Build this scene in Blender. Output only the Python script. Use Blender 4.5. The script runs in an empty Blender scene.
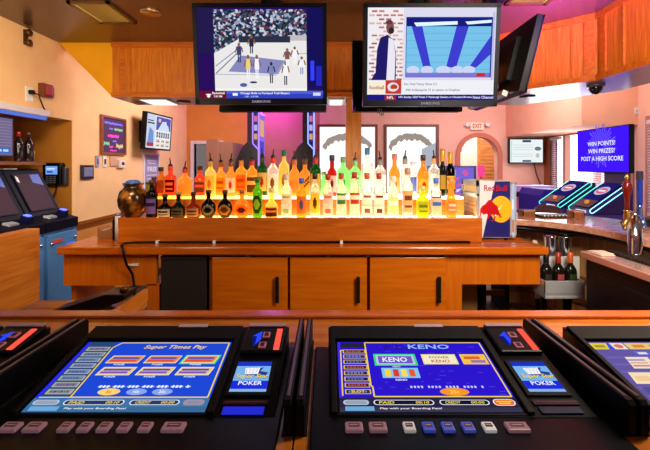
import bpy, bmesh, math, random
from mathutils import Vector, Matrix
random.seed(7)
S = bpy.context.scene
COL = S.collection
CZ = 1.43                                     # eye height
S.view_settings.view_transform = 'Standard'
S.view_settings.look = 'None'

# ------------------------------------------------------------------ colour / materials
def lin(c):
    return tuple((x/12.92 if x <= .04045 else ((x+.055)/1.055)**2.4) for x in [v/255 for v in c])
_M = {}
def _new(name):
    m = bpy.data.materials.new(name); m.use_nodes = True
    nt = m.node_tree; nt.nodes.clear()
    out = nt.nodes.new('ShaderNodeOutputMaterial')
    return m, nt, out
def P(rgb, rough=.5, metal=0, bump=0, bscale=60, emit=0, spec=.5, var=0, vscale=6):
    key = ('P', rgb, rough, metal, bump, bscale, emit, spec, var, vscale)
    if key in _M: return _M[key]
    m, nt, out = _new('mat_%d' % len(_M))
    b = nt.nodes.new('ShaderNodeBsdfPrincipled')
    b.inputs['Base Color'].default_value = (*lin(rgb), 1)
    b.inputs['Roughness'].default_value = rough
    b.inputs['Metallic'].default_value = metal
    b.inputs['Specular IOR Level'].default_value = spec
    if emit:
        b.inputs['Emission Color'].default_value = (*lin(rgb), 1); b.inputs['Emission Strength'].default_value = emit
    if bump or var:
        tc = nt.nodes.new('ShaderNodeTexCoord')
        n = nt.nodes.new('ShaderNodeTexNoise'); n.inputs['Scale'].default_value = bscale; n.inputs['Detail'].default_value = 4
        nt.links.new(tc.outputs['Object'], n.inputs['Vector'])
        if bump:
            bp = nt.nodes.new('ShaderNodeBump'); bp.inputs['Strength'].default_value = bump; bp.inputs['Distance'].default_value = .004
            nt.links.new(n.outputs['Fac'], bp.inputs['Height']); nt.links.new(bp.outputs['Normal'], b.inputs['Normal'])
        if var:
            n2 = nt.nodes.new('ShaderNodeTexNoise'); n2.inputs['Scale'].default_value = vscale; n2.inputs['Detail'].default_value = 5
            nt.links.new(tc.outputs['Object'], n2.inputs['Vector'])
            r = nt.nodes.new('ShaderNodeValToRGB'); c = lin(rgb)
            r.color_ramp.elements[0].position = .3; r.color_ramp.elements[1].position = .7
            r.color_ramp.elements[0].color = (*[x*(1-var) for x in c], 1); r.color_ramp.elements[1].color = (*[min(1, x*(1+var)) for x in c], 1)
            nt.links.new(n2.outputs['Fac'], r.inputs['Fac']); nt.links.new(r.outputs['Color'], b.inputs['Base Color'])
    nt.links.new(b.outputs[0], out.inputs[0])
    _M[key] = m; return m
def E(rgb, s=1.0):
    key = ('E', rgb, s)
    if key in _M: return _M[key]
    m, nt, out = _new('glow_%d' % len(_M))
    e = nt.nodes.new('ShaderNodeEmission'); e.inputs[0].default_value = (*lin(rgb), 1); e.inputs[1].default_value = s
    nt.links.new(e.outputs[0], out.inputs[0]); _M[key] = m; return m
def WOOD(a, b, axis=0, rough=.35, scale=1.0, coat=.2):
    key = ('W', a, b, axis, rough, scale)
    if key in _M: return _M[key]
    m, nt, out = _new('wood_%d' % len(_M))
    p = nt.nodes.new('ShaderNodeBsdfPrincipled'); p.inputs['Roughness'].default_value = rough
    p.inputs['Coat Weight'].default_value = coat; p.inputs['Coat Roughness'].default_value = .15
    tc = nt.nodes.new('ShaderNodeTexCoord'); mp = nt.nodes.new('ShaderNodeMapping')
    sc = [14*scale]*3; sc[axis] = 1.2*scale
    mp.inputs['Scale'].default_value = sc
    n = nt.nodes.new('ShaderNodeTexNoise'); n.inputs['Scale'].default_value = 3; n.inputs['Detail'].default_value = 6; n.inputs['Distortion'].default_value = .6
    r = nt.nodes.new('ShaderNodeValToRGB')
    r.color_ramp.elements[0].position = .32; r.color_ramp.elements[1].position = .68
    r.color_ramp.elements[0].color = (*lin(a), 1); r.color_ramp.elements[1].color = (*lin(b), 1)
    nt.links.new(tc.outputs['Object'], mp.inputs[0]); nt.links.new(mp.outputs[0], n.inputs['Vector'])
    nt.links.new(n.outputs['Fac'], r.inputs['Fac']); nt.links.new(r.outputs['Color'], p.inputs['Base Color'])
    nt.links.new(p.outputs[0], out.inputs[0]); _M[key] = m; return m
def GLASS(rgb, trans=.5, emit=.12, rough=.08):
    """cheap bottle glass: tinted see-through + translucent body + clear gloss"""
    key = ('G', rgb, trans, emit)
    if key in _M: return _M[key]
    m, nt, out = _new('bottle_glass_%d' % len(_M)); c = (*lin(rgb), 1)
    t = nt.nodes.new('ShaderNodeBsdfTransparent'); t.inputs[0].default_value = c
    l = nt.nodes.new('ShaderNodeBsdfTranslucent'); l.inputs[0].default_value = c
    mx = nt.nodes.new('ShaderNodeMixShader'); mx.inputs[0].default_value = 1-trans
    nt.links.new(t.outputs[0], mx.inputs[1]); nt.links.new(l.outputs[0], mx.inputs[2])
    g = nt.nodes.new('ShaderNodeBsdfGlossy'); g.inputs['Roughness'].default_value = rough; g.inputs[0].default_value = (.9, .9, .9, 1)
    lw = nt.nodes.new('ShaderNodeLayerWeight'); lw.inputs[0].default_value = .25
    m2 = nt.nodes.new('ShaderNodeMixShader')
    nt.links.new(lw.outputs['Fresnel'], m2.inputs[0]); nt.links.new(mx.outputs[0], m2.inputs[1]); nt.links.new(g.outputs[0], m2.inputs[2])
    last = m2
    if emit:  # glow added to the glass itself, imitating light from the treads
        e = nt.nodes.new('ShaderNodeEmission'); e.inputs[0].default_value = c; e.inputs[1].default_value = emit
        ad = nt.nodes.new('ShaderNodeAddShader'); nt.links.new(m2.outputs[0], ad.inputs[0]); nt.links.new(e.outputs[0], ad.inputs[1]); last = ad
    nt.links.new(last.outputs[0], out.inputs[0]); _M[key] = m; return m
def PAPER(rgb):
    """thin paper that lets some light through"""
    key = ('PA', rgb)
    if key in _M: return _M[key]
    m, nt, out = _new('paper_%d' % len(_M)); c = (*lin(rgb), 1)
    d = nt.nodes.new('ShaderNodeBsdfDiffuse'); d.inputs[0].default_value = c
    l = nt.nodes.new('ShaderNodeBsdfTranslucent'); l.inputs[0].default_value = c
    mx = nt.nodes.new('ShaderNodeMixShader'); mx.inputs[0].default_value = .45
    nt.links.new(d.outputs[0], mx.inputs[1]); nt.links.new(l.outputs[0], mx.inputs[2]); nt.links.new(mx.outputs[0], out.inputs[0])
    _M[key] = m; return m

# ------------------------------------------------------------------ mesh builder (world coordinates)
ORG = {}
class MB:
    def __init__(s): s.v = []; s.f = []; s.mi = []; s.sm = []
    def add(s, vs, fs, mi=0, smooth=False):
        o = len(s.v); s.v += [tuple(p) for p in vs]
        for f in fs: s.f.append(tuple(i+o for i in f)); s.mi.append(mi); s.sm.append(smooth)
        return s
    def box(s, x0, x1, y0, y1, z0, z1, mi=0):
        return s.add([(x0,y0,z0),(x1,y0,z0),(x1,y1,z0),(x0,y1,z0),(x0,y0,z1),(x1,y0,z1),(x1,y1,z1),(x0,y1,z1)],
              [(0,3,2,1),(4,5,6,7),(0,1,5,4),(1,2,6,5),(2,3,7,6),(3,0,4,7)], mi)
    def hexa(s, p8, mi=0):
        return s.add(p8, [(0,3,2,1),(4,5,6,7),(0,1,5,4),(1,2,6,5),(2,3,7,6),(3,0,4,7)], mi)
    def obox(s, c, ux, uy, uz, sx, sy, sz, mi=0):
        c = Vector(c); ux, uy, uz = [Vector(a).normalized() for a in (ux, uy, uz)]
        vs = []
        for k in (-1, 1):
            for (i, j) in ((-1,-1),(1,-1),(1,1),(-1,1)):
                vs.append(c + ux*i*sx/2 + uy*j*sy/2 + uz*k*sz/2)
        return s.hexa(vs, mi)
    def prism(s, poly, a0, a1, axis='z', mi=0):
        n = len(poly)
        def pt(p, a): return {'z': (p[0], p[1], a), 'y': (p[0], a, p[1]), 'x': (a, p[0], p[1])}[axis]
        vs = [pt(p, a0) for p in poly] + [pt(p, a1) for p in poly]
        fs = [tuple(range(n-1, -1, -1)), tuple(range(n, 2*n))] + [(i, (i+1) % n, n+(i+1) % n, n+i) for i in range(n)]
        return s.add(vs, fs, mi)
    def tube(s, pts, r, seg=8, mi=0, closed=False):
        pts = [Vector(p) for p in pts]; n = len(pts); vs = []; rr = r if isinstance(r, (list, tuple)) else [r]*n
        up = Vector((0, 0, 1)); prev = None
        for i, p in enumerate(pts):
            a = pts[(i-1) % n] if (closed or i) else p; b = pts[(i+1) % n] if (closed or i < n-1) else p
            d = (b-a).normalized()
            x = d.cross(up) if prev is None else prev - d*prev.dot(d)
            if x.length < 1e-4: x = d.cross(Vector((0, 1, 0)))
            if x.length < 1e-4: x = d.cross(Vector((1, 0, 0)))
            x.normalize(); prev = x; y = d.cross(x)
            for k in range(seg):
                t = 2*math.pi*k/seg; vs.append(p + (x*math.cos(t)+y*math.sin(t))*rr[i])
        fs = []
        for i in range(n if closed else n-1):
            j = (i+1) % n
            for k in range(seg): fs.append((i*seg+k, i*seg+(k+1) % seg, j*seg+(k+1) % seg, j*seg+k))
        if not closed: fs += [tuple(range(seg-1, -1, -1)), tuple(range((n-1)*seg, n*seg))]
        return s.add(vs, fs, mi, True)
    def lathe(s, prof, cx, cy, z0=0, seg=20, sx=1, sy=1, pw=2, mi=0, smooth=True):
        vs = []; n = len(prof)
        for (r, z) in prof:
            for k in range(seg):
                t = 2*math.pi*(k+.5)/seg; c, sn = math.cos(t), math.sin(t)
                q = (abs(c)**pw+abs(sn)**pw)**(-1/pw)
                vs.append((cx+r*q*c*sx, cy+r*q*sn*sy, z0+z))
        fs = []
        for i in range(n-1):
            for k in range(seg): fs.append((i*seg+k, i*seg+(k+1) % seg, (i+1)*seg+(k+1) % seg, (i+1)*seg+k))
        fs += [tuple(range(seg-1, -1, -1)), tuple(range((n-1)*seg, n*seg))]
        return s.add(vs, fs, mi, smooth)
    def ball(s, c, r, seg=12, rings=8, sx=1, sy=1, sz=1, mi=0):
        prof = [(max(1e-4, r*math.sin(math.pi*i/rings)), -r*math.cos(math.pi*i/rings)*sz) for i in range(rings+1)]
        return s.lathe(prof, c[0], c[1], c[2], seg, sx, sy, 2, mi)
    def build(s, name, mats, parent=None, bevel=0, org=None):
        me = bpy.data.meshes.new(name)
        o3 = ORG.get(parent.name, (0, 0, 0)) if parent else (org or (0, 0, 0))
        me.from_pydata([(x-o3[0], y-o3[1], z-o3[2]) for x, y, z in s.v], [], s.f)
        if not isinstance(mats, (list, tuple)): mats = [mats]
        for m in mats: me.materials.append(m)
        me.polygons.foreach_set('material_index', s.mi); me.polygons.foreach_set('use_smooth', s.sm)
        me.update()
        o = bpy.data.objects.new(name, me); COL.objects.link(o)
        if parent: o.parent = parent
        else: o.location = o3
        ORG[o.name] = o3
        if bevel:
            b = o.modifiers.new('edge', 'BEVEL'); b.width = bevel; b.segments = 2; b.limit_method = 'ANGLE'; b.angle_limit = math.radians(50)
        return o
def empty(name, loc, label, cat, group=None):
    o = bpy.data.objects.new(name, None); COL.objects.link(o); o.location = loc; o.empty_display_size = .05
    ORG[o.name] = tuple(loc); tag(o, label, cat, group); return o
def tag(o, label, cat, group=None):
    o['label'] = label; o['category'] = cat
    if group: o['group'] = group
    return o
def struct(o): o['kind'] = 'structure'; return o

# ------------------------------------------------------------------ flat artwork on real panels
_T = {}
def text_geo(body, bold=True):
    key = (body, bold)
    if key in _T: return _T[key]
    cu = bpy.data.curves.new('tmp', 'FONT'); cu.body = body; cu.resolution_u = 2; cu.size = 1; cu.fill_mode = 'FRONT'
    if bold: cu.offset = .018
    ob = bpy.data.objects.new('tmp', cu); COL.objects.link(ob)
    dg = bpy.context.evaluated_depsgraph_get(); me = bpy.data.meshes.new_from_object(ob.evaluated_get(dg))
    vs = [(v.co.x, v.co.y) for v in me.vertices]; fs = [tuple(p.vertices) for p in me.polygons]
    bpy.data.objects.remove(ob); bpy.data.curves.remove(cu); bpy.data.meshes.remove(me)
    if vs:
        x0 = min(v[0] for v in vs); x1 = max(v[0] for v in vs); y0 = min(v[1] for v in vs); y1 = max(v[1] for v in vs)
    else: x0 = x1 = y0 = y1 = 0
    _T[key] = (vs, fs, x0, x1, y0, y1); return _T[key]
class Canvas(MB):
    """flat multi-colour panel: O corner, U and V full edge vectors, artwork in 0..1"""
    def __init__(s, O, U, V, lift=.0004):
        super().__init__(); s.O = Vector(O); s.U = Vector(U); s.V = Vector(V)
        s.N = s.U.cross(s.V).normalized(); s.lift = lift; s.mats = []; s.lay = 0; s.vl = []
    def mat(s, m):
        if m not in s.mats: s.mats.append(m)
        return s.mats.index(m)
    def pt(s, u, v, l): s.vl.append(l); return s.O + s.U*u + s.V*v
    def poly(s, uv, m, layer=None):
        if layer is None: s.lay += 1; layer = s.lay
        return s.add([s.pt(u, v, layer*.5) for u, v in uv], [tuple(range(len(uv)))], s.mat(m))
    def rect(s, u0, v0, u1, v1, m, shear=0):
        return s.poly([(u0, v0), (u1, v0), (u1+shear, v1), (u0+shear, v1)], m)
    def frame(s, u0, v0, u1, v1, w, m):
        a = s.U.length/s.V.length
        h = w*a
        s.rect(u0, v0, u1, v0+h, m); s.rect(u0, v1-h, u1, v1, m); s.rect(u0, v0, u0+w, v1, m); s.rect(u1-w, v0, u1, v1, m)
    def ell(s, cu, cv, ru, rv, m, n=20):
        return s.poly([(cu+ru*math.cos(2*math.pi*i/n), cv+rv*math.sin(2*math.pi*i/n)) for i in range(n)], m)
    def pill(s, u0, v0, u1, v1, m, n=6):
        a = s.V.length/s.U.length; r = (v1-v0)/2; ru = r*a; cv = (v0+v1)/2; p = []
        for i in range(n+1):
            t = -math.pi/2+math.pi*i/n; p.append((u1-ru+ru*math.cos(t), cv+r*math.sin(t)))
        for i in range(n+1):
            t = math.pi/2+math.pi*i/n; p.append((u0+ru+ru*math.cos(t), cv+r*math.sin(t)))
        return s.poly(p, m)
    def line(s, pts, w, m):
        a = s.U.length/s.V.length; s.lay += 1
        for (p, q) in zip(pts[:-1], pts[1:]):
            d = Vector(((q[0]-p[0])*a, q[1]-p[1])); L = d.length
            if L < 1e-6: continue
            n = Vector((-d.y, d.x))/L*w/2
            s.poly([(p[0]-n.x/a, p[1]-n.y), (q[0]-n.x/a, q[1]-n.y), (q[0]+n.x/a, q[1]+n.y), (p[0]+n.x/a, p[1]+n.y)], m, s.lay)
    def text(s, body, u, v, h, m, width=None, italic=0, align='c', bold=True):
        """h: letter height in v units; width: total width in u units (stretches)"""
        vs, fs, x0, x1, y0, y1 = text_geo(body, bold); s.lay += 1
        k = h/max(.01, y1-y0); a = s.V.length/s.U.length
        ku = (width/(x1-x0)) if width else k*a
        W = (x1-x0)*ku; u0 = u-W/2 if align == 'c' else (u if align == 'l' else u-W)
        s.add([s.pt(u0+(x-x0)*ku+italic*(y-y0)*k*a, v-h/2+(y-y0)*k, s.lay*.5) for x, y in vs], fs, s.mat(m))
    def build(s, name, parent=None, **k):
        st = min(s.lift, .0012/max(1, max(s.vl)))              # printed layers stay within about a millimetre
        s.v = [tuple(Vector(p)+s.N*(st*l)) for p, l in zip(s.v, s.vl)]
        return super().build(name, s.mats, parent, **k)
# ================================================================== palette
BLACK = P((8, 8, 11), .32, spec=.22)
BLACKM = P((14, 13, 14), .55, spec=.2)
CHROME = P((205, 205, 212), .16, 1)
STEEL = P((186, 186, 190), .3, .55)
WHITE = P((228, 224, 216), .45)
CAB = WOOD((198, 92, 4), (214, 110, 8), 2, .38)
CABH = WOOD((196, 92, 4), (216, 112, 10), 0, .32)
BARTOP = WOOD((176, 78, 6), (208, 104, 14), 0, .22)
SOFW = WOOD((180, 92, 6), (214, 126, 20), 2, .4, 1.6)
SOFT = WOOD((170, 80, 4), (206, 112, 14), 0, .35)
PANELW = WOOD((196, 104, 26), (226, 140, 48), 1, .4)
DARKW = WOOD((48, 24, 10), (84, 44, 18), 0, .45)
TANW = WOOD((150, 112, 70), (186, 146, 98), 0, .5)
WALL_L = P((238, 192, 136), .85, 0, .25, 90, 0, .2, .05, 5)
WALL_P = P((236, 180, 160), .85, 0, .2, 90, 0, .2, .05, 5)
WALL_O = P((214, 140, 64), .8, 0, .2, 90, 0, .2, .06, 5)
RECESS = P((176, 112, 34), .8, 0, .2, 90, 0, .2, .08, 5)
CEIL = P((84, 60, 42), .26, 0, .15, 14, 0, .6, .25, 2.5)
FLOOR = P((58, 36, 24), .5, 0, .2, 30, 0, .5, .3, 4)

# ================================================================== room shell
m = MB().box(-3.2, 3.7, -.6, 8.2, -.06, 0); struct(m.build('floor', FLOOR))
XL, XR, YB = -2.22, 3.41, 6.28
m = MB()                                                     # left wall, with the game alcove cut in it
m.box(XL-.12, XL, -.6, 1.9, 0, 2.44); m.box(XL-.12, XL, 1.9, 3.47, 1.815, 2.44)
m.box(XL-.12, XL, 3.47, 3.3+.6, 0, 2.44); m.box(XL-.12, XL, 3.9, YB, 0, 2.75); m.box(XL-.12, XL, 3.3, 3.9, 2.44, 2.75)
struct(m.build('wall_left', WALL_L))
m = MB(); m.box(-3.0, -2.9, 1.8, 3.57, 0, 1.9); m.box(-2.9, XL-.12, 3.47, 3.57, 0, 1.9)
m.box(-2.9, XL-.12, 1.8, 1.9, 0, 1.9); m.box(-2.9, XL-.12, 1.9, 3.47, 1.815, 1.9)
m.box(XL-.12, XL-.001, 3.462, 3.47, 0, 1.815)
struct(m.build('wall_alcove', RECESS))
m = MB().box(XL, XL+.004, 3.47, YB, .08, .87); struct(m.build('wall_wainscot', P((206, 134, 56), .6, 0, 0, 60, 0, .5, .05)))
m = MB().box(XL, XL+.02, 3.47, YB, .865, .925); m.box(XL, XL+.03, 3.47, YB, .895, .91)
struct(m.build('trim_1', WOOD((120, 62, 14), (150, 84, 22), 1)))
m = MB().box(XL, XL+.015, 3.47, YB, 0, .08); struct(m.build('baseboard_left', DARKW))
# ceilings
m = MB().box(XL-.12, XR, -.6, 3.3, 2.44, 2.52); struct(m.build('ceiling', CEIL))
m = MB().box(XL-.12, XR+.1, 3.3, YB+.1, 2.75, 2.83); struct(m.build('ceiling_outer', P((196, 150, 128), .8)))
# soffit round the bar
inner = [(-1.78, 3.3), (1.15, 3.3), (1.79, 2.66), (1.79, -.6)]
outer = [(2.2, -.6), (2.2, 3.0), (1.8, 3.73), (-1.78, 3.73)]
m = MB().prism(inner+outer, 2.0, 2.44); struct(m.build('wall_soffit', SOFW))
m = MB().prism(inner+outer, 1.99, 2.0); struct(m.build('ceiling_soffit', P((168, 128, 118), .25, 0, 0, 60, 0, .6)))
m = MB()
def strip(p, q, z0, z1, t=.012):
    d = Vector((q[0]-p[0], q[1]-p[1], 0)); L = d.length; d.normalize(); n = Vector((d.y, -d.x, 0))
    c = Vector((p[0], p[1], 0))+d*L/2+n*t/2+Vector((0, 0, (z0+z1)/2))
    m.obox(c, d, n, (0, 0, 1), L, t, z1-z0)
for a, b in zip(inner[:-1], inner[1:]):
    strip(a, b, 2.40, 2.44, .02); strip(a, b, 1.99, 2.03, .016)
def post(p, q, f, w, t=.011):
    d = Vector((q[0]-p[0], q[1]-p[1])); c = Vector(p)+d*f; d.normalize()
    a = c-d*w/2; b = c+d*w/2; strip((a.x, a.y), (b.x, b.y), 2.03, 2.40, t)
for f, w in ((.03, .04), (.052, .012), (.96, .03)): post(inner[0], inner[1], f, w)
for f, w in ((.06, .04), (.84, .012), (.95, .06)): post(inner[1], inner[2], f, w)
for f, w in ((.02, .05), (.075, .012), (.2, .03)): post(inner[2], inner[3], f, w)
struct(m.build('trim_2', SOFT))
m = MB().prism([(-2.22, 2.44), (-1.78, 2.44), (-1.78, 1.99)], 3.3, 3.42, 'y'); struct(m.build('wall_shade_wedge', P((232, 160, 20), .7, 0, .2, 90, 0, .2, .06)))  # triangular shade beside the soffit, put in as a yellow wedge
# wooden post below the soffit
m = MB().box(.155, .285, 3.42, 3.55, 0, 1.99); m.box(.145, .295, 3.41, 3.56, 0, .12)
struct(m.build('column', WOOD((178, 108, 44), (214, 146, 72), 2)), )
# back wall with doorway, two windows and arch
def bx(px): return (px-328)*YB/400
def bz(py): return CZ+(165-py)*YB/400
wins = [(-.13, .74, 1.0, 2.03), (.92, 1.70, 1.0, 2.03)]
dx0, dx1, dtop = bx(194), bx(220), bz(144)
ax0, ax1, asp = 2.07, 2.66, 1.575
m = MB()
m.box(XL, dx0, YB, YB+.12, 0, 2.75, 1); m.box(dx0, dx1, YB, YB+.12, dtop, 2.75, 1)
m.box(dx1, -1.28, YB, YB+.12, 0, 2.75, 1); m.box(-1.28, wins[0][0], YB, YB+.12, 0, 2.75, 2)
for (a, b, z0, z1) in wins: m.box(a, b, YB, YB+.12, 0, z0); m.box(a, b, YB, YB+.12, z1, 2.75)
m.box(wins[0][1], wins[1][0], YB, YB+.12, 0, 2.75); m.box(wins[1][1], ax0, YB, YB+.12, 0, 2.75)
ar = (ax1-ax0)/2; ac = (ax0+ax1)/2
arc = [(ac-ar*math.cos(math.pi*i/16), asp+ar*math.sin(math.pi*i/16)) for i in range(17)]
m.prism([(ax0, 2.75)]+arc+[(ax1, 2.75)], YB, YB+.12, 'y')
m.box(ax1, XR+.1, YB, YB+.12, 0, 2.75)
struct(m.build('wall_back', [WALL_P, WALL_O, P((196, 128, 112), .85, 0, .2, 90, 0, .2, .05, 5)]))
m = MB()                                                     # arch surround
ro = ar+.07
for i in range(16):
    t0, t1 = math.pi*i/16, math.pi*(i+1)/16
    q = [(ac-ar*math.cos(t0), asp+ar*math.sin(t0)), (ac-ro*math.cos(t0), asp+ro*math.sin(t0)), (ac-ro*math.cos(t1), asp+ro*math.sin(t1)), (ac-ar*math.cos(t1), asp+ar*math.sin(t1))]
    m.prism(q, YB-.03, YB, 'y')
m.box(ax0-.07, ax0, YB-.03, YB, 0, asp); m.box(ax1, ax1+.07, YB-.03, YB, 0, asp)
struct(m.build('trim_3', P((196, 110, 88), .7)))
# room beyond arch and doorway
m = MB().box(-2.4, 3.6, 8.0, 8.1, 0, 2.6); struct(m.build('wall_hall', P((238, 226, 214), .8)))
m = MB()
for k in range(15): m.box(3.02, 3.46, 7.93, 7.95, .9+k*.07, .95+k*.07)
m.box(2.97, 3.02, 7.92, 7.96, .0, 2.0); m.box(3.46, 3.51, 7.92, 7.96, 0, 2.0); m.box(3.02, 3.46, 7.955, 7.975, 0, 1.95, 1)
o = m.build('louvered_door', [WOOD((190, 110, 50), (226, 150, 84), 0), P((236, 180, 120), .6)]); tag(o, 'orange louvered wooden door seen through the pink arch', 'door')
m = MB().box(-1.98, -1.72, 7.9, 7.98, 0, 1.85); o = m.build('wooden_door', WOOD((150, 84, 24), (190, 116, 44), 2)); tag(o, 'brown wooden door seen through the white framed doorway', 'door')
m = MB().box(2.42, 2.62, 7.2, 7.32, 1.66, 1.72); m.box(2.43, 2.61, 7.21, 7.31, 1.645, 1.66, 1)
o = m.build('wall_lamp', [WHITE, E((255, 250, 235), 2.5)]); tag(o, 'white lit box lamp hanging inside the pink arch', 'lamp')
m = MB().box(2.5, 2.52, 7.25, 7.27, 1.72, 2.6); m2 = m.build('rod', WHITE, None); m2.parent = o
# door frame
m = MB().box(dx0-.05, dx0, YB-.02, YB+.13, 0, dtop+.05); m.box(dx1, dx1+.05, YB-.02, YB+.13, 0, dtop+.05); m.box(dx0, dx1, YB-.02, YB+.13, dtop, dtop+.05)
struct(m.build('door_1', P((226, 216, 222), .5)))
# back windows: frame and bright frosted pane with a grey etched arch
for i, (a, b, z0, z1) in enumerate(wins):
    m = MB(); t = .035
    m.box(a-t, b+t, YB-.03, YB+.02, z1-.0, z1+t); m.box(a-t, b+t, YB-.03, YB+.02, z0-t, z0)
    m.box(a-t, a, YB-.03, YB+.02, z0, z1); m.box(b, b+t, YB-.03, YB+.02, z0, z1)
    fr = struct(m.build('window_%d' % (i+1), P((120, 58, 34), .5)))
    c = Canvas((a, YB+.05, z0), (b-a, 0, 0), (0, 0, z1-z0), .0016)
    c.rect(0, 0, 1, 1, E((255, 253, 250), 1.15))
    g = E((172, 156, 146), .85)
    n = 28; up = []; lo = []
    rnd = random.Random(i+3)
    for k in range(n+1):
        t = math.pi*(.05+.9*k/n); up.append((.5-.46*math.cos(t), .66+.24*math.sin(t)+rnd.uniform(-.015, .015)))
        lo.append((.5-.40*math.cos(t), .62+.19*math.sin(t)+rnd.uniform(-.03, .02)))
    for k in range(n):
        c.poly([lo[k], lo[k+1], up[k+1], up[k]], g, 3)
    if i == 1:
        c.lay = 4; c.poly([(.72, .2), (1, .2), (1, .76), (.72, .66)], E((196, 200, 214), .8))
    c.build('pane', fr)
# right wall, windows with blinds, and boxed-out bulkhead
m = MB()
m.box(XR, XR+.1, 6.05, YB, 0, 2.75); m.box(XR, XR+.1, 4.5, 6.05, 1.9, 2.75); m.box(XR, XR+.1, 4.5, 6.05, 0, .85)
m.box(XR, XR+.1, 4.3, 4.5, 0, 2.75); m.box(XR, XR+.1, 2.4, 4.3, 1.95, 2.75); m.box(XR, XR+.1, 2.4, 4.3, 0, .85); m.box(XR, XR+.1, -.6, 2.4, 0, 2.75)
struct(m.build('wall_right', WALL_P))
m = MB().box(2.79, XR, 4.4, YB, 1.87, 2.75); struct(m.build('wall_bulkhead', P((236, 172, 142), .85, 0, .2, 90, 0, .2, .04)))
m = MB().box(XR-.02, XR, 6.0, YB-.0, 0, 1.87); struct(m.build('trim_4', WOOD((150, 80, 36), (186, 106, 54), 2)))
def window_right(n, y0, y1, z0, z1, mull, lit):
    m = MB(); t = .05
    m.box(XR-.02, XR+.06, y0-t, y0, z0-t, z1+t); m.box(XR-.02, XR+.06, y1, y1+t, z0-t, z1+t)
    m.box(XR-.02, XR+.06, y0, y1, z1, z1+t); m.box(XR-.02, XR+.06, y0, y1, z0-t, z0)
    for y in mull: m.box(XR-.02, XR+.06, y-t/2, y+t/2, z0, z1)
    fr = struct(m.build('window_%d' % n, P((176, 112, 92), .5)))
    MB().box(XR+.06, XR+.07, y0, y1, z0, z1).build('pane', E((250, 250, 255), lit), fr)
    return fr
window_right(3, 4.5, 6.05, .9, 1.85, (5.75, 5.1), 3.2)
window_right(4, 2.45, 4.22, .9, 1.9, (3.3,), 1.2)
def blind(y0, y1, z0, z1, label):
    t = empty('window_blind', (XR-.05, (y0+y1)/2, z0), label, 'blind', 'slatted blinds on the right windows')
    h = MB().box(XR-.07, XR-.03, y0, y1, z1, z1+.04).build('headrail', P((206, 190, 200), .5), t)
    m = MB(); n = int((z1-z0)/.028)
    for k in range(n):
        z = z0+(k+.5)*(z1-z0)/n; m.obox((XR-.05, (y0+y1)/2, z), (1, 0, .55), (0, 1, 0), (-.55, 0, 1), .026, y1-y0, .0015)
    m.build('slats', P((196, 178, 196), .5), t)
    MB().box(XR-.062, XR-.038, y0, y1, z0-.02, z0).build('bottom_rail', P((206, 190, 200), .5), t)
blind(5.78, 6.02, .92, 1.8, 'white slatted blind in the far corner window beside the back wall')
blind(4.53, 5.07, .92, 1.8, 'white slatted blind behind the violet high score screen')
blind(2.5, 4.2, .92, 1.86, 'white slatted blind at the right edge of the photo')
# low partition beside the doorway
m = MB().box(-1.52, -1.38, 5.0, 5.1, 0, 1.755); m.box(-1.38, -1.2, 5.02, 5.7, 0, 1.72)
struct(m.build('wall_partition', P((156, 104, 86), .8)))
# ================================================================== ceiling fittings
def grille(x0, x1, y0, y1, label):
    t = empty('ceiling_light', ((x0+x1)/2, (y0+y1)/2, 2.44), label, 'ceiling light', 'louvered ceiling lights over the bar')
    m = MB(); w = .022
    m.box(x0, x1, y0, y0+w, 2.425, 2.44); m.box(x0, x1, y1-w, y1, 2.425, 2.44); m.box(x0, x0+w, y0, y1, 2.425, 2.44); m.box(x1-w, x1, y0, y1, 2.425, 2.44)
    m.build('frame', P((92, 62, 30), .3, .4), t)
    MB().box(x0+w, x1-w, y0+w, y1-w, 2.436, 2.44).build('diffuser', E((226, 190, 90), 2.2), t)
    m = MB(); n = 12
    for k in range(1, n): x = x0+w+(x1-x0-2*w)*k/n; m.box(x-.003, x+.003, y0+w, y1-w, 2.428, 2.436)
    m.build('louvers', P((120, 86, 40), .4, .3), t)
grille(-1.61, -1.35, 2.46, 2.83, 'louvered yellow ceiling light panel over the left end of the bar')
grille(1.10, 1.36, 2.12, 2.50, 'louvered yellow ceiling light panel above the sideways television')
t = empty('downlight', (-1.17, 2.64, 2.44), 'round recessed downlight in the dark ceiling beside the louvered panel', 'ceiling light')
m = MB(); m.lathe([(.062, -.012), (.07, 0), (.05, 0), (.048, -.008)], -1.17, 2.64, 2.44, 24); m.build('trim_ring', P((190, 160, 110), .25, .8), t)
MB().lathe([(.047, -.004), (.047, 0)], -1.17, 2.64, 2.44, 24).build('lens', E((255, 224, 150), 3), t)
for (x0, x1, lab) in ((-1.60, -1.36, 'white lit panel under the soffit left of the televisions'), (.0, .14, 'small white lit panel under the soffit between the two televisions')):
    t = empty('soffit_light', ((x0+x1)/2, 3.52, 1.99), lab, 'ceiling light', 'lit panels under the soffit')
    MB().box(x0, x1, 3.36, 3.68, 1.98, 1.99).build('frame', STEEL, t)
    MB().box(x0+.015, x1-.015, 3.375, 3.665, 1.976, 1.98).build('diffuser', E((250, 240, 225), 1.3), t)
def spot(x, y, lab):
    t = empty('recessed_spot', (x, y, 1.99), lab, 'ceiling light', 'black slots under the soffit')
    MB().lathe([(.06, -.008), (.06, 0)], x, y, 1.99, 20).build('trim_ring', BLACKM, t)
    MB().lathe([(.045, -.010), (.045, -.008)], x, y, 1.99, 20).build('lens', P((60, 50, 44), .2), t)
spot(-1.27, 3.52, 'small black recessed spot under the soffit left of the basketball television'); spot(1.62, 3.25, 'small black recessed spot under the right soffit corner')
t = empty('security_camera', (1.86, 2.78, 1.99), 'dark dome security camera under the right soffit corner', 'camera')
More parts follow.
